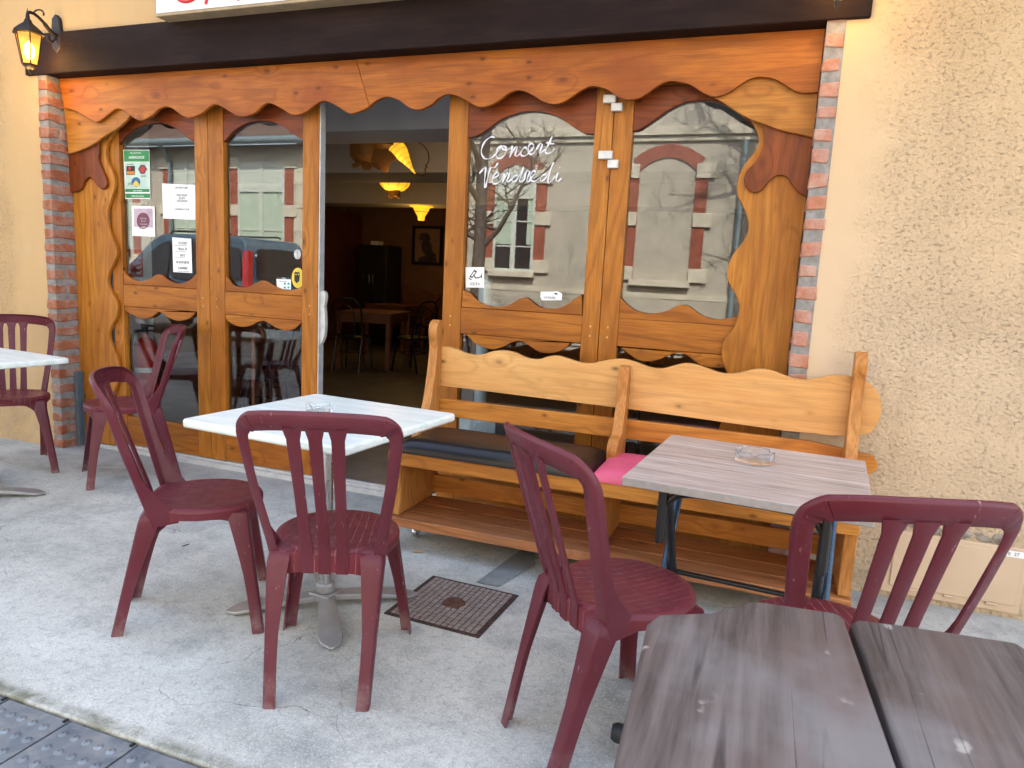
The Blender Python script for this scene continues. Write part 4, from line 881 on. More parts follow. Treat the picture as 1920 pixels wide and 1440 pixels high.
# ================================================================= DRAIN COVER, CHANNEL PLATES, LITTER
dc = empty('drain_cover', (-1.0535, -.8905, 0), -.035, label='square rusty cast iron drain cover with a grid of cells set in the concrete', cat='drain cover')
m = MB(); m.box(-.197, .197, -.192, .192, -.02, .004); m.build('frame', m_iron, dc, bevel=.002)
m = MB(); rnd = random.Random(3); NC = 15; a = .178*2/NC
for i in range(NC):
    for j in range(NC):
        cx, cy = -.178+a*(i+.5), -.178+a*(j+.5)
        if math.hypot(cx, cy) < .040: continue
        h = .0065+rnd.uniform(-.0008, .0008); q = a*.415; m.box(cx-q, cx+q, cy-q, cy+q, .003, h)
m.build('cell_pattern', m_cell, dc, bevel=.0015, seg=1)
m = MB(); pr = []
n = 26; rings = []
for (rr, z) in ((.048, .0042), (.042, .010), (.028, .013), (.012, .011), (.001, .012)):
    rings.append([(rr*(1+.28*mnoise.noise(Vector((math.cos(2*math.pi*k/n)*2, math.sin(2*math.pi*k/n)*2, 5.))))*math.cos(2*math.pi*k/n), rr*(1+.28*mnoise.noise(Vector((math.cos(2*math.pi*k/n)*2, math.sin(2*math.pi*k/n)*2, 5.))))*math.sin(2*math.pi*k/n), z+.002*mnoise.noise(Vector((k*.9, z*300, 0)))) for k in range(n)])
m.sweep(rings); m.build('rust_lump', m_rust, dc)
def plate():
    o = empty('channel_plate', (0, 0, 0)); W_ = .238
    m = MB(); m.box(-W_/2, W_/2, -.62, 0, -.022, -.008)
    for r_ in range(10):
        for k in range(5):
            x = -W_/2+.030+k*.043+(.010 if r_ % 2 else -.002); y = -.045-r_*.055
            m.lathe([(.0135, -.0085), (.0115, -.0055), (.006, -.0035), (.0028, -.0035), (.0022, -.0075), (0, -.0078)], 12, (x, y, 0))
    m.build('plate', m_steel, o, angle=40)
    m = MB(); m.box(W_/2-.012, W_/2-.004, -.012, .002, -.02, -.004); m.build('end_catch', m_black, o)
    return o
labs = ['studded blue grey steel channel plate nearest the foreground chairs, largest of the row', 'studded steel channel plate second from the right end of the row', 'studded steel channel plate third from the right end of the row', 'studded steel channel plate in the far left corner of the row']
pl0 = plate()
for i in range(5):
    c = pl0 if i == 0 else copy_tree(pl0); c.location = (-1.344-.2455*i, -1.983, 0); c.rotation_euler = (0, 0, 0)
    tag(c, labs[i] if i < 4 else 'studded steel channel plate beyond the left edge', 'drain plate', 'studded steel plates over the drain channel')
m = MB(); p = onZ(783, 1034, .006); m.tube([(p.x-.018, p.y-.012, .0055), (p.x+.022, p.y+.010, .0055)], .0042, 10); tag(m.build('cigarette_butt', plain('tan_paper', (.45, .26, .13), .8)), 'tan cigarette butt on the concrete in front of the bench', 'cigarette butt')
m = MB(); p = onZ(349, 1022, .003); m.tube([(p.x-.004, p.y-.018, .003), (p.x, p.y, .004), (p.x+.002, p.y+.016, .003)], .002, 6); tag(m.build('twig', m_wire), 'tiny dark twig lying on the concrete near the left chair', 'twig')
# ================================================================= THINGS INSIDE THE CAFE
def petal_ring(m, c, r0, z0, r1, z1, n, w, mat=0):
    for k in range(n):
        a = 2*math.pi*k/n; rings = []
        for t in range(5):
            f = t/4; r = r0+(r1-r0)*f; z = z0+(z1-z0)*f; ww = w*math.sin(math.pi*(.12+.80*f))
            rings.append([Vector((c[0]+r*math.cos(a)-s*ww*math.sin(a), c[1]+r*math.sin(a)+s*ww*math.cos(a), c[2]+z+.012*(1-abs(s)))) for s in (-1, 0, 1)])
        vs = [v for q in rings for v in q]; m.add(vs, [(i*3+j, i*3+j+1, (i+1)*3+j+1, (i+1)*3+j) for i in range(4) for j in range(2)])
def lamp_light(o, loc, e):
    l = bpy.data.lights.new('lamp_light', 'POINT'); l.energy = e; l.color = (1, .55, .12); l.shadow_soft_size = .08
    q = bpy.data.objects.new('lamp_light', l); SC.collection.objects.link(q); q.parent = o; q.location = loc
# lamp 1: long cornet with petals
p = onY(735, 300, 2.6); l1 = empty('petal_lamp', (p.x, 2.6, p.z), label='large brown and yellow leaf shaped ceiling lamp with a lit cornet and curling wire', cat='ceiling lamp', group='leaf shaped lamps under the cafe ceiling')
s_ = (onY(760, 300, 2.6)-onY(740, 300, 2.6)).length/20           # metres per photo pixel there
m = MB(); cp_ = [(-.27*1, 0, .20), (-.05, 0, .17), (.08, 0, .10), (.16, 0, .0), (.235, 0, -.115), (.255, 0, -.135)]
m.tube(smooth3([(.0, 0, .14), (.07, 0, .085), (.13, -.01, .02), (.19, -.01, -.055), (.245, -.01, -.12)]), [.075, .078, .080, .080, .078, .074, .072, .070, .068, .064, .060, .056, .052, .046, .042, .036, .032, .027, .022, .018, .014, .011, .009, .007, .006], 16); m.build('cornet', m_lampshade, l1)
m = MB()
for t in range(7):
    f = t/6; c = Vector((.06+.18*f, -.005, .095-.205*f)); r = .080-.066*f; ax = Vector((.66, 0, -.75)); u_ = Vector((.75, 0, .66)); v_ = Vector((0, 1, 0))
    m.tube([c+u_*r*math.cos(2*math.pi*k/16)+v_*r*math.sin(2*math.pi*k/16) for k in range(17)], .0018, 5)
m.tube(smooth3([(.12, 0, .17), (.24, 0, .16), (.32, 0, .12), (.37, 0, .05), (.37, 0, -.02), (.345, 0, -.05), (.36, 0, -.065), (.34, 0, -.08), (.345, 0, -.12), (.31, 0, -.14), (.25, 0, -.125)]), .005, 6); m.build('wire', m_wire, l1)
m = MB(); m.lathe([(.001, .19), (.10, .18), (.155, .10), (.15, .0), (.10, -.055), (.03, -.045)], 14, (-.27, 0, .03)); petal_ring(m, (-.27, 0, 0), .06, -.02, .15, -.07, 6, .05); m.build('flower_cup', m_lampdim, l1)
m = MB(); lf = [(-.13, .06), (-.07, .09), (0, .085), (.06, .05), (.11, .0), (.075, -.02), (.04, -.05), (.015, -.125), (-.03, -.12), (-.07, -.06), (-.12, -.035), (-.155, -.02)]
m.prism([(a-.01, b_-.0) for a, b_ in lf], -.09, -.085); m.build('leaf', m_lampdim, l1)
m = MB(); m.lathe([(.001, .23), (.13, .23), (.14, .12), (.08, .07)], 14, (-.06, 0, 0)); m.build('collar', m_lampdim, l1)
lamp_light(l1, (.05, -.12, -.16), .5)
p = onY(740, 344, 5.0); l2 = empty('petal_lamp', (p.x, 5.0, p.z), label='round yellow lit ceiling lamp with brown hanging petals, middle of the three lamps', cat='ceiling lamp', group='leaf shaped lamps under the cafe ceiling')
m = MB(); m.lathe([(.001, .10), (.205, .10), (.205, .04), (.18, -.03), (.12, -.085), (.03, -.10), (.001, -.10)], 22); m.build('bowl', m_lampshade, l2)
m = MB()
for k in range(9):
    a = 2*math.pi*k/9; m.tube([(.207*math.cos(a), .207*math.sin(a), .09), (.207*math.cos(a+.1), .207*math.sin(a+.1), .04), (.182*math.cos(a-.1), .182*math.sin(a-.1), -.03), (.10*math.cos(a), .10*math.sin(a), -.09)], .0035, 5)
m.build('wire', m_wire, l2)
m = MB(); petal_ring(m, (0, -.02, -.10), .01, .02, .10, -.09, 5, .06); m.lathe([(.05, .03), (.055, -.04), (.03, -.075)], 10, (.04, -.02, -.10)); m.build('petal', m_lampdim, l2); lamp_light(l2, (0, -.15, -.26), 1.)
p = onY(790, 400, 6.6); l3 = empty('petal_lamp', (p.x, 6.6, p.z), label='small funnel shaped lit yellow lamp under a flat collar, deepest in the room', cat='ceiling lamp', group='leaf shaped lamps under the cafe ceiling')
m = MB(); m.lathe([(.17, .095), (.185, .10), (.13, .085), (.10, .02), (.055, -.05), (.05, -.105), (.001, -.105)], 18); m.build('funnel', m_lampshade, l3)
m = MB(); m.tube([(.104*math.cos(2*math.pi*k/18), .104*math.sin(2*math.pi*k/18), .02) for k in range(19)], .004, 5); m.build('wire', m_wire, l3); lamp_light(l3, (0, -.1, -.25), .7)
# picture, cabinet, tables, chairs
p = onY(775, 423, 8.17); q = onY(829, 498, 8.17)
pic = empty('framed_picture', ((p.x+q.x)/2, 8.17, (p.z+q.z)/2), label='black framed picture of a seated figure in a hat on the back wall', cat='picture')
hw, hh = (q.x-p.x)/2, (p.z-q.z)/2
m = MB()
for a in ((-hw, hw, hh-.05, hh), (-hw, hw, -hh, -hh+.05), (-hw, -hw+.05, -hh+.05, hh-.05), (hw-.05, hw, -hh+.05, hh-.05)): m.box(a[0], a[1], -.03, .02, a[2], a[3])
m.build('frame', m_black, pic)
m = MB(); m.box(-hw+.05, hw-.05, -.005, .01, -hh+.05, hh-.05); m.build('print', plain('picture_sepia', (.42, .22, .12), .7, 0, .2, 4), pic)
m = MB(); m.prism(smooth([(-.17, .12), (-.14, .20), (-.05, .22), (.02, .19), (.06, .12), (.04, .08), (.08, .0), (.10, -.10), (.17, -.16), (.19, -.28), (.1, -.32), (-.16, -.30), (-.15, -.22), (-.04, -.17), (-.10, -.10), (-.12, .02), (-.09, .08), (-.16, .09)], 3), -.009, -.0055); m.build('figure', plain('picture_dark', (.09, .06, .07), .7, 0, .3, 9), pic)
p = onY(673, 458, 7.3); q = onY(726, 470, 7.3)
cab = empty('tall_cabinet', ((p.x+q.x)/2, 7.3, 0), label='tall black two door cabinet against the back wall of the room', cat='cabinet'); cw = (q.x-p.x)/2
m = MB(); m.box(-cw, cw, 0, .5, .013, p.z); m.build('cabinet_body', m_black, cab, bevel=.006)
for s in (-1, 1):
    m = MB(); m.box(min(s*.006, s*(cw-.02)), max(s*.006, s*(cw-.02)), -.022, -.001, .06, p.z-.03); dd = m.build('cabinet_door', plain('cabinet_gloss', (.02, .02, .026), .2), cab, bevel=.004)
    m = MB(); m.tube([(s*.035, -.045, 1.05), (s*.035, -.045, 1.2)], .006, 8); m.build('handle', m_alu, dd)
m = MB(); m.box(-.12, .02, .12, .3, p.z+.001, p.z+.07); bxo = m.build('carton', m_paper, bevel=.003); bxo.location = (cab.location.x, 7.3, 0); tag(bxo, 'small white carton lying on top of the tall black cabinet', 'box')
def cafe_table(x, y, a, w_, d_, label):
    o = empty('dining_table', (x, y, .013), a, label=label, cat='table', group='wooden tables inside the cafe')
    m = MB(); m.box(-w_/2, w_/2, -d_/2, d_/2, .71, .735); m.build('table_top', m_tablewood, o, bevel=.004)
    m = MB(); m.box(-w_/2+.05, w_/2-.05, -d_/2+.03, -d_/2+.05, .60, .709); m.box(-w_/2+.05, w_/2-.05, d_/2-.05, d_/2-.03, .60, .709); m.box(-w_/2+.03, -w_/2+.05, -d_/2+.05, d_/2-.05, .60, .709); m.box(w_/2-.05, w_/2-.03, -d_/2+.05, d_/2-.05, .60, .709); m.build('apron', m_tablewood, o)
    for sx in (-1, 1):
        for sy in (-1, 1): m = MB(); cx, cy = sx*(w_/2-.035), sy*(d_/2-.035); m.box(cx-.028, cx+.028, cy-.028, cy+.028, 0, .7095); m.build('leg', m_tablewood, o, bevel=.003)
a1, a2 = onZ(628, 692, .013), onZ(704, 694, .013); dlt = a2-a1; ang = math.atan2(dlt.y, dlt.x)*.35
cafe_table((a1.x+a2.x)/2+.02, (a1.y+a2.y)/2+.42, ang, .72, .85, 'brown wooden table nearest the doorway inside the cafe')
b1 = onZ(754, 662, .013); cafe_table(b1.x-.33, b1.y+.36, 0, .72, .75, 'brown wooden table further back, in front of the tall cabinet')
def bentwood():
    o = empty('bentwood_chair', (0, 0, 0))
    m = MB(); m.lathe([(0, .445), (.19, .450), (.205, .44), (.2, .42), (0, .42)], 24); m.build('seat', m_black, o)
    m = MB(); m.tube(smooth3([(-.19, -.14, .42), (-.19, -.19, .62), (-.185, -.23, .80), (-.12, -.25, .89), (0, -.255, .91), (.12, -.25, .89), (.185, -.23, .80), (.19, -.19, .62), (.19, -.14, .42)]), .013, 8)
    m.tube(smooth3([(-.09, -.18, .42), (-.10, -.21, .62), (-.09, -.23, .76), (0, -.24, .82), (.09, -.23, .76), (.10, -.21, .62), (.09, -.18, .42)]), .009, 8); m.build('back_hoop', m_black, o)
    for sx in (-1, 1):
        m = MB(); m.tube([(sx*.15, .13, .43), (sx*.18, .18, 0)], [.017, .012], 8); m.build('leg', m_black, o)
        m = MB(); m.tube([(sx*.17, -.13, .43), (sx*.17, -.19, .2), (sx*.18, -.24, 0)], [.017, .015, .012], 8); m.build('leg', m_black, o)
    m = MB(); m.tube([(.17*math.cos(2*math.pi*k/20), .17*math.sin(2*math.pi*k/20)-.01, .24) for k in range(21)], .007, 6); m.build('ring', m_black, o)
    return o
bw = bentwood(); gp = 'black bentwood chairs inside the cafe'
tcx, tcy = (a1.x+a2.x)/2, (a1.y+a2.y)/2
lst = [(tcx, tcy-.05, .15, 'black bentwood chair in front of the brown table nearest the doorway'), (tcx+.62, tcy+.35, 1.35, 'black bentwood chair side on, right of the nearest brown table'),
       (b1.x+.30, b1.y+.30, 1.5, 'black bentwood chair side on, right of the further brown table'), (b1.x+1.05, b1.y+.6, .2, 'black bentwood chair in front of the wavy backed indoor bench'),
       (-3.9, 1.75, .9, 'black bentwood chair behind the lower pane of the first folding door'), (-3.55, 1.05, 2.4, 'black bentwood chair close behind the lower pane beside the doorway'), (-1.0, 1.5, .4, 'black bentwood chair behind the outdoor bench, inside the glass')]
for i, (x, y, a, lab) in enumerate(lst):
    c = bw if i == 0 else copy_tree(bw); c.location = (x, y, .013); c.rotation_euler = (0, 0, a); tag(c, lab, 'chair', gp)
ip, iq = onY(734, 560, 7.4), onY(838, 560, 7.4)
ib = empty('indoor_pew', (ip.x, 7.4, .013), label='dark brown wooden bench with a scalloped back along the rear wall', cat='bench'); L_ = 2.6
m = MB(); pts = [(0, .50)]+[(L_*k/60, .93+.030*math.cos(k/60*L_*2*math.pi/.42)) for k in range(61)]+[(L_, .50)]; m.prism(pts, .42, .45); m.build('backboard', m_tablewood, ib)
m = MB(); m.box(0, L_, 0, .44, .42, .45); m.build('seat', m_tablewood, ib)
for x in (0, L_-.04): m = MB(); m.box(x-.02, x+.03, .40, .47, 0, 1.08); m.box(x-.02, x+.03, 0, .06, 0, .42); m.box(x-.02, x+.03, .0601, .3999, .3, .4); m.build('end_frame', m_tablewood, ib, bevel=.01)
# extinguisher with its wall sign on the white partition end, walking stick
ex = empty('fire_extinguisher', (-4.185, .50, .0), label='red fire extinguisher hanging behind the lower pane of the first folding door', cat='fire extinguisher')
p = onX(275, 745, -4.185); pz0 = max(.2, p.z)
m = MB(); m.lathe([(0, 0), (.055, 0), (.075, .01), (.078, .03), (.078, .36), (.070, .40), (.045, .43), (.022, .445), (.022, .47), (0, .47)], 24, (.06, 0, pz0)); m.build('cylinder', m_redp, ex, angle=50)
m = MB(); m.lathe([(.0785, .20), (.0785, .235)], 24, (.06, 0, pz0)); m.build('label_band', m_paper, ex)
m = MB(); m.box(.04, .08, -.012, .012, pz0+.465, pz0+.52); m.box(.03, .15, -.008, .008, pz0+.522, pz0+.535); m.box(.06, .14, -.008, .008, pz0+.49, pz0+.50); m.tube(smooth3([(.06, -.02, pz0+.49), (.02, -.06, pz0+.47), (.03, -.09, pz0+.35), (.05, -.088, pz0+.10)]), .010, 8); m.build('valve_and_hose', m_black, ex)
m = MB(); yy0, yy1 = .42, .60; m.prism([(yy0, 1.14), (yy1, 1.14), (yy1, 1.33), (yy0, 1.33)], -4.239, -4.236, 'yz'); fs_ = m.build('fire_sign', m_redp); tag(fs_, 'red square fire extinguisher sign with white flames behind the glass', 'sign')
m = MB()
for k in range(4): m.prism(smooth([(yy1-.065+.004*k, 1.165+k*.035), (yy1-.03, 1.162+k*.035), (yy1-.012, 1.19+k*.035), (yy1-.028, 1.176+k*.035), (yy1-.05, 1.178+k*.035)], 3), -4.2358, -4.2345, 'yz')
m.prism([(yy0+.03, 1.16), (yy0+.07, 1.16), (yy0+.07, 1.27), (yy0+.06, 1.29), (yy0+.06, 1.31), (yy0+.02, 1.30), (yy0+.04, 1.285), (yy0+.03, 1.27)], -4.2358, -4.2345, 'yz'); m.build('pictogram', m_paper, fs_)
m = MB(); m.tube(smooth3([(0, 0, 0), (0, 0, .5), (0, 0, .78), (.01, 0, .83), (.045, 0, .85), (.075, 0, .83), (.078, 0, .79)]), .011, 8); ws = m.build('walking_stick', m_tablewood); ws.location = (-3.12, .42, .013); tag(ws, 'brown walking stick with a curved handle behind the second folding door', 'walking stick')
m = MB(); m.tube([(0, 0, 0), (0, 0, .80)], .038, 20); m.lathe([(.04, .80), (.043, .81), (.043, .83), (0, .832)], 20); m.box(-.18, .18, -.18, .18, -.4, -.001); tb_ = m.build('display_tube', plain('pale_blue_tube', (.40, .50, .56), .4)); tb_.location = (-1.66, .75, .42); tag(tb_, 'pale blue upright tube standing behind the pane with the handwriting', 'tube')
# ================================================================= ACROSS THE STREET (seen in the window reflections)
m_ost = plain('far_beige_render', (.52, .47, .38), .9, 0, .08, 3, .4); m_obrick = plain('far_red_brick', (.40, .12, .075), .9, 0, .2, 9, .4)
m_oquoin = plain('far_pale_stone', (.66, .60, .47), .85, 0, .06, 5, .3); m_owood = plain('far_white_joinery', (.62, .66, .58), .5, 0, .05); m_shut = plain('far_green_blind', (.48, .58, .46), .7, 0, .05)
m_tile = plain('far_clay_tiles', (.20, .12, .09), .9, 0, .3, 12, .9); m_zinc = plain('far_zinc', (.30, .38, .40), .5, .5)
m_dpane = plain('far_dark_pane', (.03, .035, .04), .1)
OL = 10.; OD = OL+2*(DY+.026)
def O(x, y): p = onY(x, y, OD); return p.x, p.z
def far_house(name, x0, x1, z1, label): 
    o = empty(name, (0, 0, 0), label=label, cat='building'); m = MB(); m.box(x0, x1, -OL-6, -OL, -.1, z1); m.build('wall', m_ost, o, smooth=False); return o
def farwin(o, xa, xb, za, zb, arch=False, blind=True, ztrans=None, rows=2):
    """brick dressed window with pale quoins, white joinery and green blinds"""
    y = -OL; m = MB(); bw_ = .22
    m.box(xa-bw_, xa, y+.001, y+.03, za, zb); m.box(xb, xb+bw_, y+.001, y+.03, za, zb)
    if arch:
        n = 12; rr = []
        for k in range(n+1):
            f = -1+2*k/n; rr.append((xa+(xb-xa)*k/n, zb+.24*(1-f*f)-.02))
        for k in range(n+1): 
            f = 1-2*k/n; rr.append(((xa+xb)/2+((xb-xa)/2+.13)*f, zb+.20+.25*(1-f*f)))
        m.prism(rr, y+.001, y+.032)
    m.build('brick_surround', m_obrick, o)
    m = MB(); z = za
    for i, zz in enumerate([za-.02+(zb-za)*f for f in (0, .5, .93)]):
        for (p_, q_) in ((xa-bw_-.12, xa-.002), (xb+.002, xb+bw_+.12)): m.box(p_, q_, y+.031 if not arch else y+.033, y+.06, zz, zz+.26)
    m.box(xa-.05, xb+.05, y+.02, y+.14, za-.12, za-.001); m.build('quoins', m_oquoin, o, bevel=.01)
    if blind is None:
        return
    m = MB(); xm = (xa+xb)/2; t = .05; zt = ztrans or za+(zb-za)*.62; yy = y+.002
    top = zb+(.2 if arch else 0)
    for (a, b_, c, d) in ((xa, xa+t, za, top), (xb-t, xb, za, top), (xm-t, xm+t, za, top), (xa+t, xm-t, za, za+t), (xm+t, xb-t, za, za+t), (xa+t, xm-t, zt-t, zt+t*1.6), (xm+t, xb-t, zt-t, zt+t*1.6)): m.box(a, b_, yy, yy+.04, c, d)
    for r_ in range(1, rows):
        zz = za+(zt-za)*r_/rows
        for (a, b_) in ((xa+t, xm-t), (xm+t, xb-t)): m.box(a, b_, yy, yy+.025, zz-.012, zz+.012)
    wf = m.build('window_frame', m_owood, o)
    m = MB(); m.box(xa+t, xb-t, yy-.001, yy+.006, za+t, zt-t); m.build('blind', m_shut, wf)
    m = MB(); m.box(xa+t, xb-t, yy-.001, yy+.0075, zt+t, top-t); m.build('upper_panel', m_owood, wf)
    if blind == 'half':
        m = MB(); m.box(xm+t, xm+t+.22, yy+.0065, yy+.009, za+t, zt-t); m.box(xa+t, xb-t, yy+.0062, yy+.0085, za+t, za+(zt-za)*.36); m.build('dark_glass', m_dpane, wf)
# low tiled house
xg, zg = O(560, 268); h1 = far_house('low_tiled_house', -30, O(600, 300)[0]+1.3, zg-.02, 'low beige house across the street with tiled roof and zinc gutter')
m = MB(); X1_ = O(600, 300)[0]+1.3
m.tube([(-30, -OL+.42, zg), (X1_, -OL+.42, zg)], .085, 12); m.build('gutter', m_zinc, h1)
m = MB(); m.add([(-30, -OL+.50, zg+.02), (X1_, -OL+.50, zg+.02), (X1_, -OL-5, zg+2.4), (-30, -OL-5, zg+2.4), (-30, -OL+.50, zg-.02), (X1_, -OL+.50, zg-.02), (X1_, -OL-5, zg+2.3), (-30, -OL-5, zg+2.3)], [(0, 1, 2, 3), (7, 6, 5, 4), (0, 4, 5, 1), (1, 5, 6, 2), (2, 6, 7, 3), (3, 7, 4, 0)])
for k in range(150):
    x = X1_-.1-k*.20; d_ = Vector((0, -4.5, 2.38)).normalized()
    m.tube([(x, -OL+.40, zg+.005), (x, -OL-4.9, zg+2.43)], .055, 6)
m.build('tiled_roof', m_tile, h1)
for (a, b_) in ((448, 535), (321, 382), (200, 250)):
    xa, xb = O(a, 380)[0], O(b_, 380)[0]; farwin(h1, xa, xb, 1.15, O(490, 300)[1], ztrans=O(490, 356)[1], rows=2)
m = MB()
for k in range(7):
    x = O(566, 300)[0]; m.box(x-.13-(.05 if k % 2 else 0), x+.13+(.05 if k % 2 else 0), -OL+.001, -OL+.035, .5+k*.52, .5+k*.52+(.50 if k % 2 else .51))
m.build('quoins', m_oquoin, h1)
m = MB(); xx_ = O(300, 300)[0]; m.tube([(xx_+.4, -OL+.1, 0), (xx_+.4, -OL+.1, zg-.4), (xx_+.4, -OL+.40, zg-.05)], .05, 10); m.build('downpipe', m_zinc, h1)
# taller rendered house
xs = X1_+.02; h2 = far_house('tall_rendered_house', xs, 14, 7.5, 'tall beige rendered house across the street with brick arched windows and pale band')
zc0, zc1 = O(1200, 256)[1], O(1200, 240)[1]
m = MB(); m.box(xs+.02, 13.9, -OL+.001, -OL+.10, zc0, zc1); m.box(xs+.02, 13.9, -OL+.001, -OL+.05, zc0-.10, zc0-.001); m.build('cornice_band', m_oquoin, h2, bevel=.01)
m = MB(); zz_ = O(1200, 548)[1]; m.box(xs+.02, 13.9, -OL+.001, -OL+.05, zz_-.1, zz_); m.build('plinth_band', m_oquoin, h2); m = MB(); m.box(xs+.02, 13.9, -OL+.001, -OL+.04, 0, zz_-.101); m.build('plinth', m_ost, h2, smooth=False)
xa, xb = O(1193, 420)[0], O(1298, 420)[0]; farwin(h2, xa, xb, O(1200, 524)[1], O(1250, 318)[1], arch=True, blind=None)
xa2, xb2 = O(927, 420)[0], O(1003, 420)[0]; farwin(h2, xa2, xb2, O(960, 508)[1], O(960, 330)[1], arch=True, blind='half', ztrans=O(960, 368)[1], rows=3)
farwin(h2, xb+2.2, xb+3.3, O(1200, 524)[1], O(1250, 318)[1], arch=True, blind='half', rows=3)
m = MB(); xp = O(1385, 420)[0]; m.tube([(xp, -OL+.09, 0), (xp, -OL+.09, zc0-.11)], .055, 12); m.build('downpipe', m_zinc, h2)
m = MB(); 
for k in range(13): m.box(xp+.18+(.12 if k % 2 else 0), xp+.85, -OL+.001, -OL+.03, .75+k*.26, .75+k*.26+.258)
m.build('brick_corner', m_obrick, h2)
# bare tree
def bare_tree(x, y, seed, h, label, lean=0.):
    rnd = random.Random(seed); o = empty('bare_tree', (x, y, -.1), label=label, cat='tree')
    m = MB(); tr = []; N_ = 10
    pts = [Vector((lean*i/N_*.4+rnd.uniform(-.02, .02), rnd.uniform(-.02, .02), h*i/N_)) for i in range(N_+1)]
    m.tube(pts, [.105-.055*i/N_ for i in range(N_+1)], 12); m.build('trunk', plain('grey_bark%d' % seed, (.16, .14, .12), .95, 0, .25, 20, .9), o)
    m = MB()
    def grow(p, d, r, L, lev):
        n_ = 5; path = [p]; rs = [r]; q = p.copy(); dd = d.copy()
        for i in range(n_):
            dd = (dd+Vector((rnd.uniform(-1, 1), rnd.uniform(-1, 1), rnd.uniform(-.5, .9)))*.22).normalized(); q = q+dd*L/n_; path.append(q.copy()); rs.append(max(.003, r*(1-.75*(i+1)/n_)))
        m.tube(path, rs, 5 if lev > 1 else 7, cap=False)
        if lev < 4:
            for i in range(1, n_+1):
                for _ in range(1 if lev < 2 else rnd.choice((1, 1, 2))):
                    ax = Vector((rnd.uniform(-1, 1), rnd.uniform(-1, 1), rnd.uniform(-.4, .8))).normalized(); grow(path[i], (dd*.55+ax*.8).normalized(), rs[i]*.75, L*rnd.uniform(.45, .68), lev+1)
    for i in range(4, N_+1):
        a = rnd.uniform(0, 6.28); b_ = pts[i]
        grow(b_, Vector((math.cos(a), math.sin(a)*.7, .55)).normalized(), .042, rnd.uniform(1.3, 2.), 1)
    grow(Vector((.05, 0, 1.75)), Vector((.75, 0, .55)).normalized(), .04, 1.6, 1)
    m.build('branches', plain('grey_twigs%d' % seed, (.15, .125, .105), .95, 0, .2, 20, .3), o)
tp = onY(900, 400, 5.2+2*(DY+.026)); bare_tree(tp.x, -5.2, 11, 4.6, 'bare grey barked street tree between the terrace and the tall rendered house', .1)
tp = onY(1475, 400, 8.1+.38); bare_tree(tp.x, -8.1, 4, 6.6, 'second bare street tree standing nearer the tall rendered house')
# parked van
vq = onY(462, 470, 6.2+.386); van = empty('parked_van', (vq.x, -7.05, -.10), R(180), label='blue grey parked van seen only as a reflection in the left door panes', cat='van')
m_vb = plain('van_blue_paint', (.11, .20, .28), .25, .3, .05, 3, 0, coat=.6); m_vg = plain('van_dark_glass', (.02, .024, .028), .05, 0, 0, 3, 0); m_tail = plain('tail_light_red', (.55, .02, .02), .2, 0, 0, 3, 0)
def vsec(pts, y0, y1, inset): pass
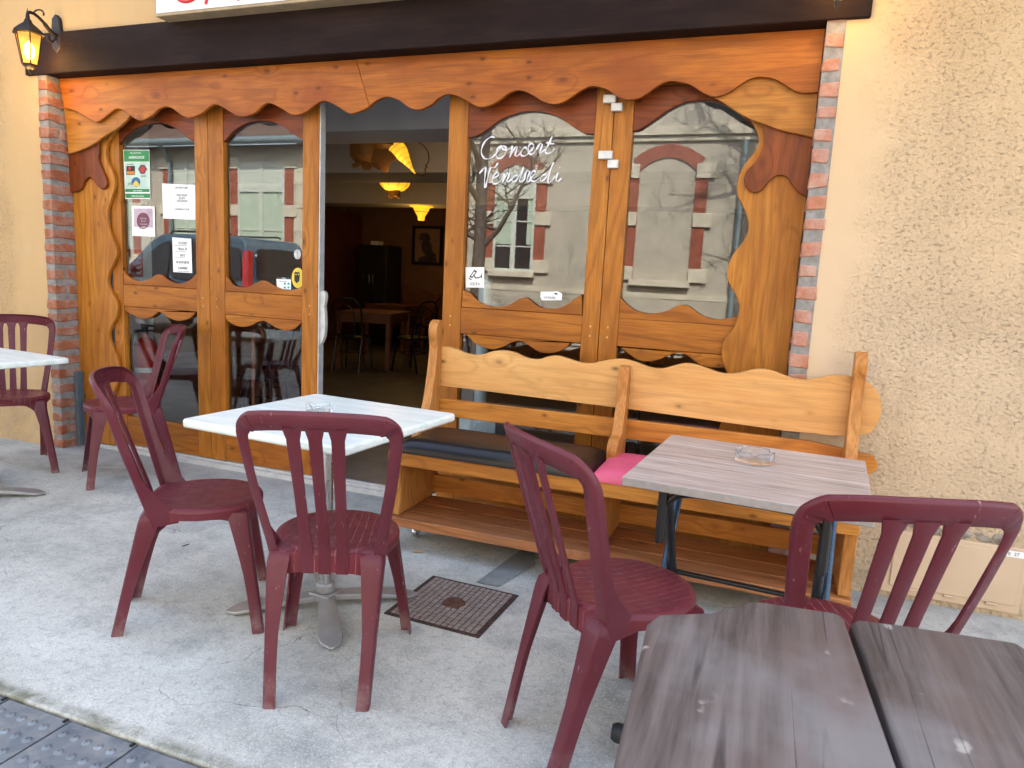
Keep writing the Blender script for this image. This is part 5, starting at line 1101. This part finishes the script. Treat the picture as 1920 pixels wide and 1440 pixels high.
# local: x forward (towards the bonnet), y to the sides, z up; rear at x=0
prof = [(0, .35), (-.02, .75), (.0, 1.0), (.06, 1.55), (.16, 1.78), (.45, 1.84), (1.6, 1.84), (2.1, 1.76), (2.75, 1.22), (3.45, 1.06), (3.85, .85), (3.93, .55), (3.88, .35)]
sp_ = smooth(prof, 4); rings = []
for (yy, k) in ((-.84, .93), (-.87, .985), (-.86, 1.0), (.86, 1.0), (.87, .985), (.84, .93)):
    rings.append([Vector((1.95+(x-1.95)*(.985 if abs(yy) == .84 else 1), yy*(1-.13*max(0, (z-1.0)/.84)), .35+(z-.35)*(k if z > 1.2 else 1))) for x, z in sp_])
m = MB(); m.sweep(rings); m.build('body', m_vb, van, bevel=.03, seg=3, angle=50)
for s in (-1, 1):
    for (a, nm) in (([(.12, 1.12), (.18, 1.55), (.28, 1.64), (.62, 1.66), (.74, 1.60), (.78, 1.12)], 'side_window'), ([(.92, 1.10), (.95, 1.64), (1.6, 1.67), (1.66, 1.10)], 'side_window'), ([(1.76, 1.08), (1.74, 1.66), (2.02, 1.62), (2.55, 1.22), (2.60, 1.08)], 'side_window')):
        vs = []; 
        for x, z in smooth(a+[a[0]], 3)[:-1]: vs.append(Vector((x, s*(.872*(1-.13*max(0, (z-1.0)/.84))+.006), z)))
        o2 = [v-Vector((0, s*.02, 0)) for v in vs]; n_ = len(vs); m = MB(); m.add(vs+o2, [tuple(range(n_)), tuple(range(2*n_-1, n_-1, -1))]+[(i, (i+1) % n_, (i+1) % n_+n_, i+n_) for i in range(n_)]); m.build(nm, m_vg, van)
    m = MB(); m.sweep([[Vector((x-.012*0, s*(.80-.09*f)+dy, .98+.62*f)) for x, dy in ((-.035+.07*f, -.055), (.09+.06*f, s*.055), (.09+.06*f, -.055*s), (-.035+.07*f, -.055*s))] for f in (0, .3, .6, 1)]); m.build('tail_light', m_tail, van)
    m = MB(); m.tube([(.5, s*.66, 1.87), (.55, s*.66, 1.90), (1.8, s*.66, 1.89), (1.86, s*.66, 1.84)], .018, 8); m.build('roof_rail', m_black, van)
    m = MB(); m.tube([(2.45, s*.86, 1.16), (2.47, s*1.0, 1.20)], .06, 10); m.build('mirror', m_black, van, bevel=.01)
    for wx in (.72, 3.12):
        m = MB(); m.lathe([(.18, -.09), (.30, -.10), (.325, -.06), (.325, .06), (.30, .10), (.18, .09)], 28, M=Matrix.Translation((wx, s*.80, .325)) @ Matrix.Rotation(R(90), 4, 'X')); wh = m.build('wheel', m_rubber, van)
        m = MB(); m.lathe([(0, .08), (.18, .095), (.19, 0), (.18, -.095), (0, -.08)], 20, M=Matrix.Translation((wx, s*.80, .325)) @ Matrix.Rotation(R(90), 4, 'X')); m.build('rim', m_alu, wh)
m = MB(); m.prism(smooth([(-.60, 1.12), (-.55, 1.58), (-.3, 1.64), (.3, 1.64), (.55, 1.58), (.60, 1.12), (-.6, 1.10)], 3)[:-1], -.012, .2, 'yz', Matrix.Translation((.01, 0, 0)) @ Matrix.Rotation(R(6), 4, 'Y') @ Matrix.Translation((-.16, 0, 0)));  m.build('rear_window', m_vg, van)
m = MB(); m.box(-.09, .05, -.85, .85, .38, .62); m.box(3.82, 3.99, -.82, .82, .38, .62); m.build('bumper', m_black, van, bevel=.03)
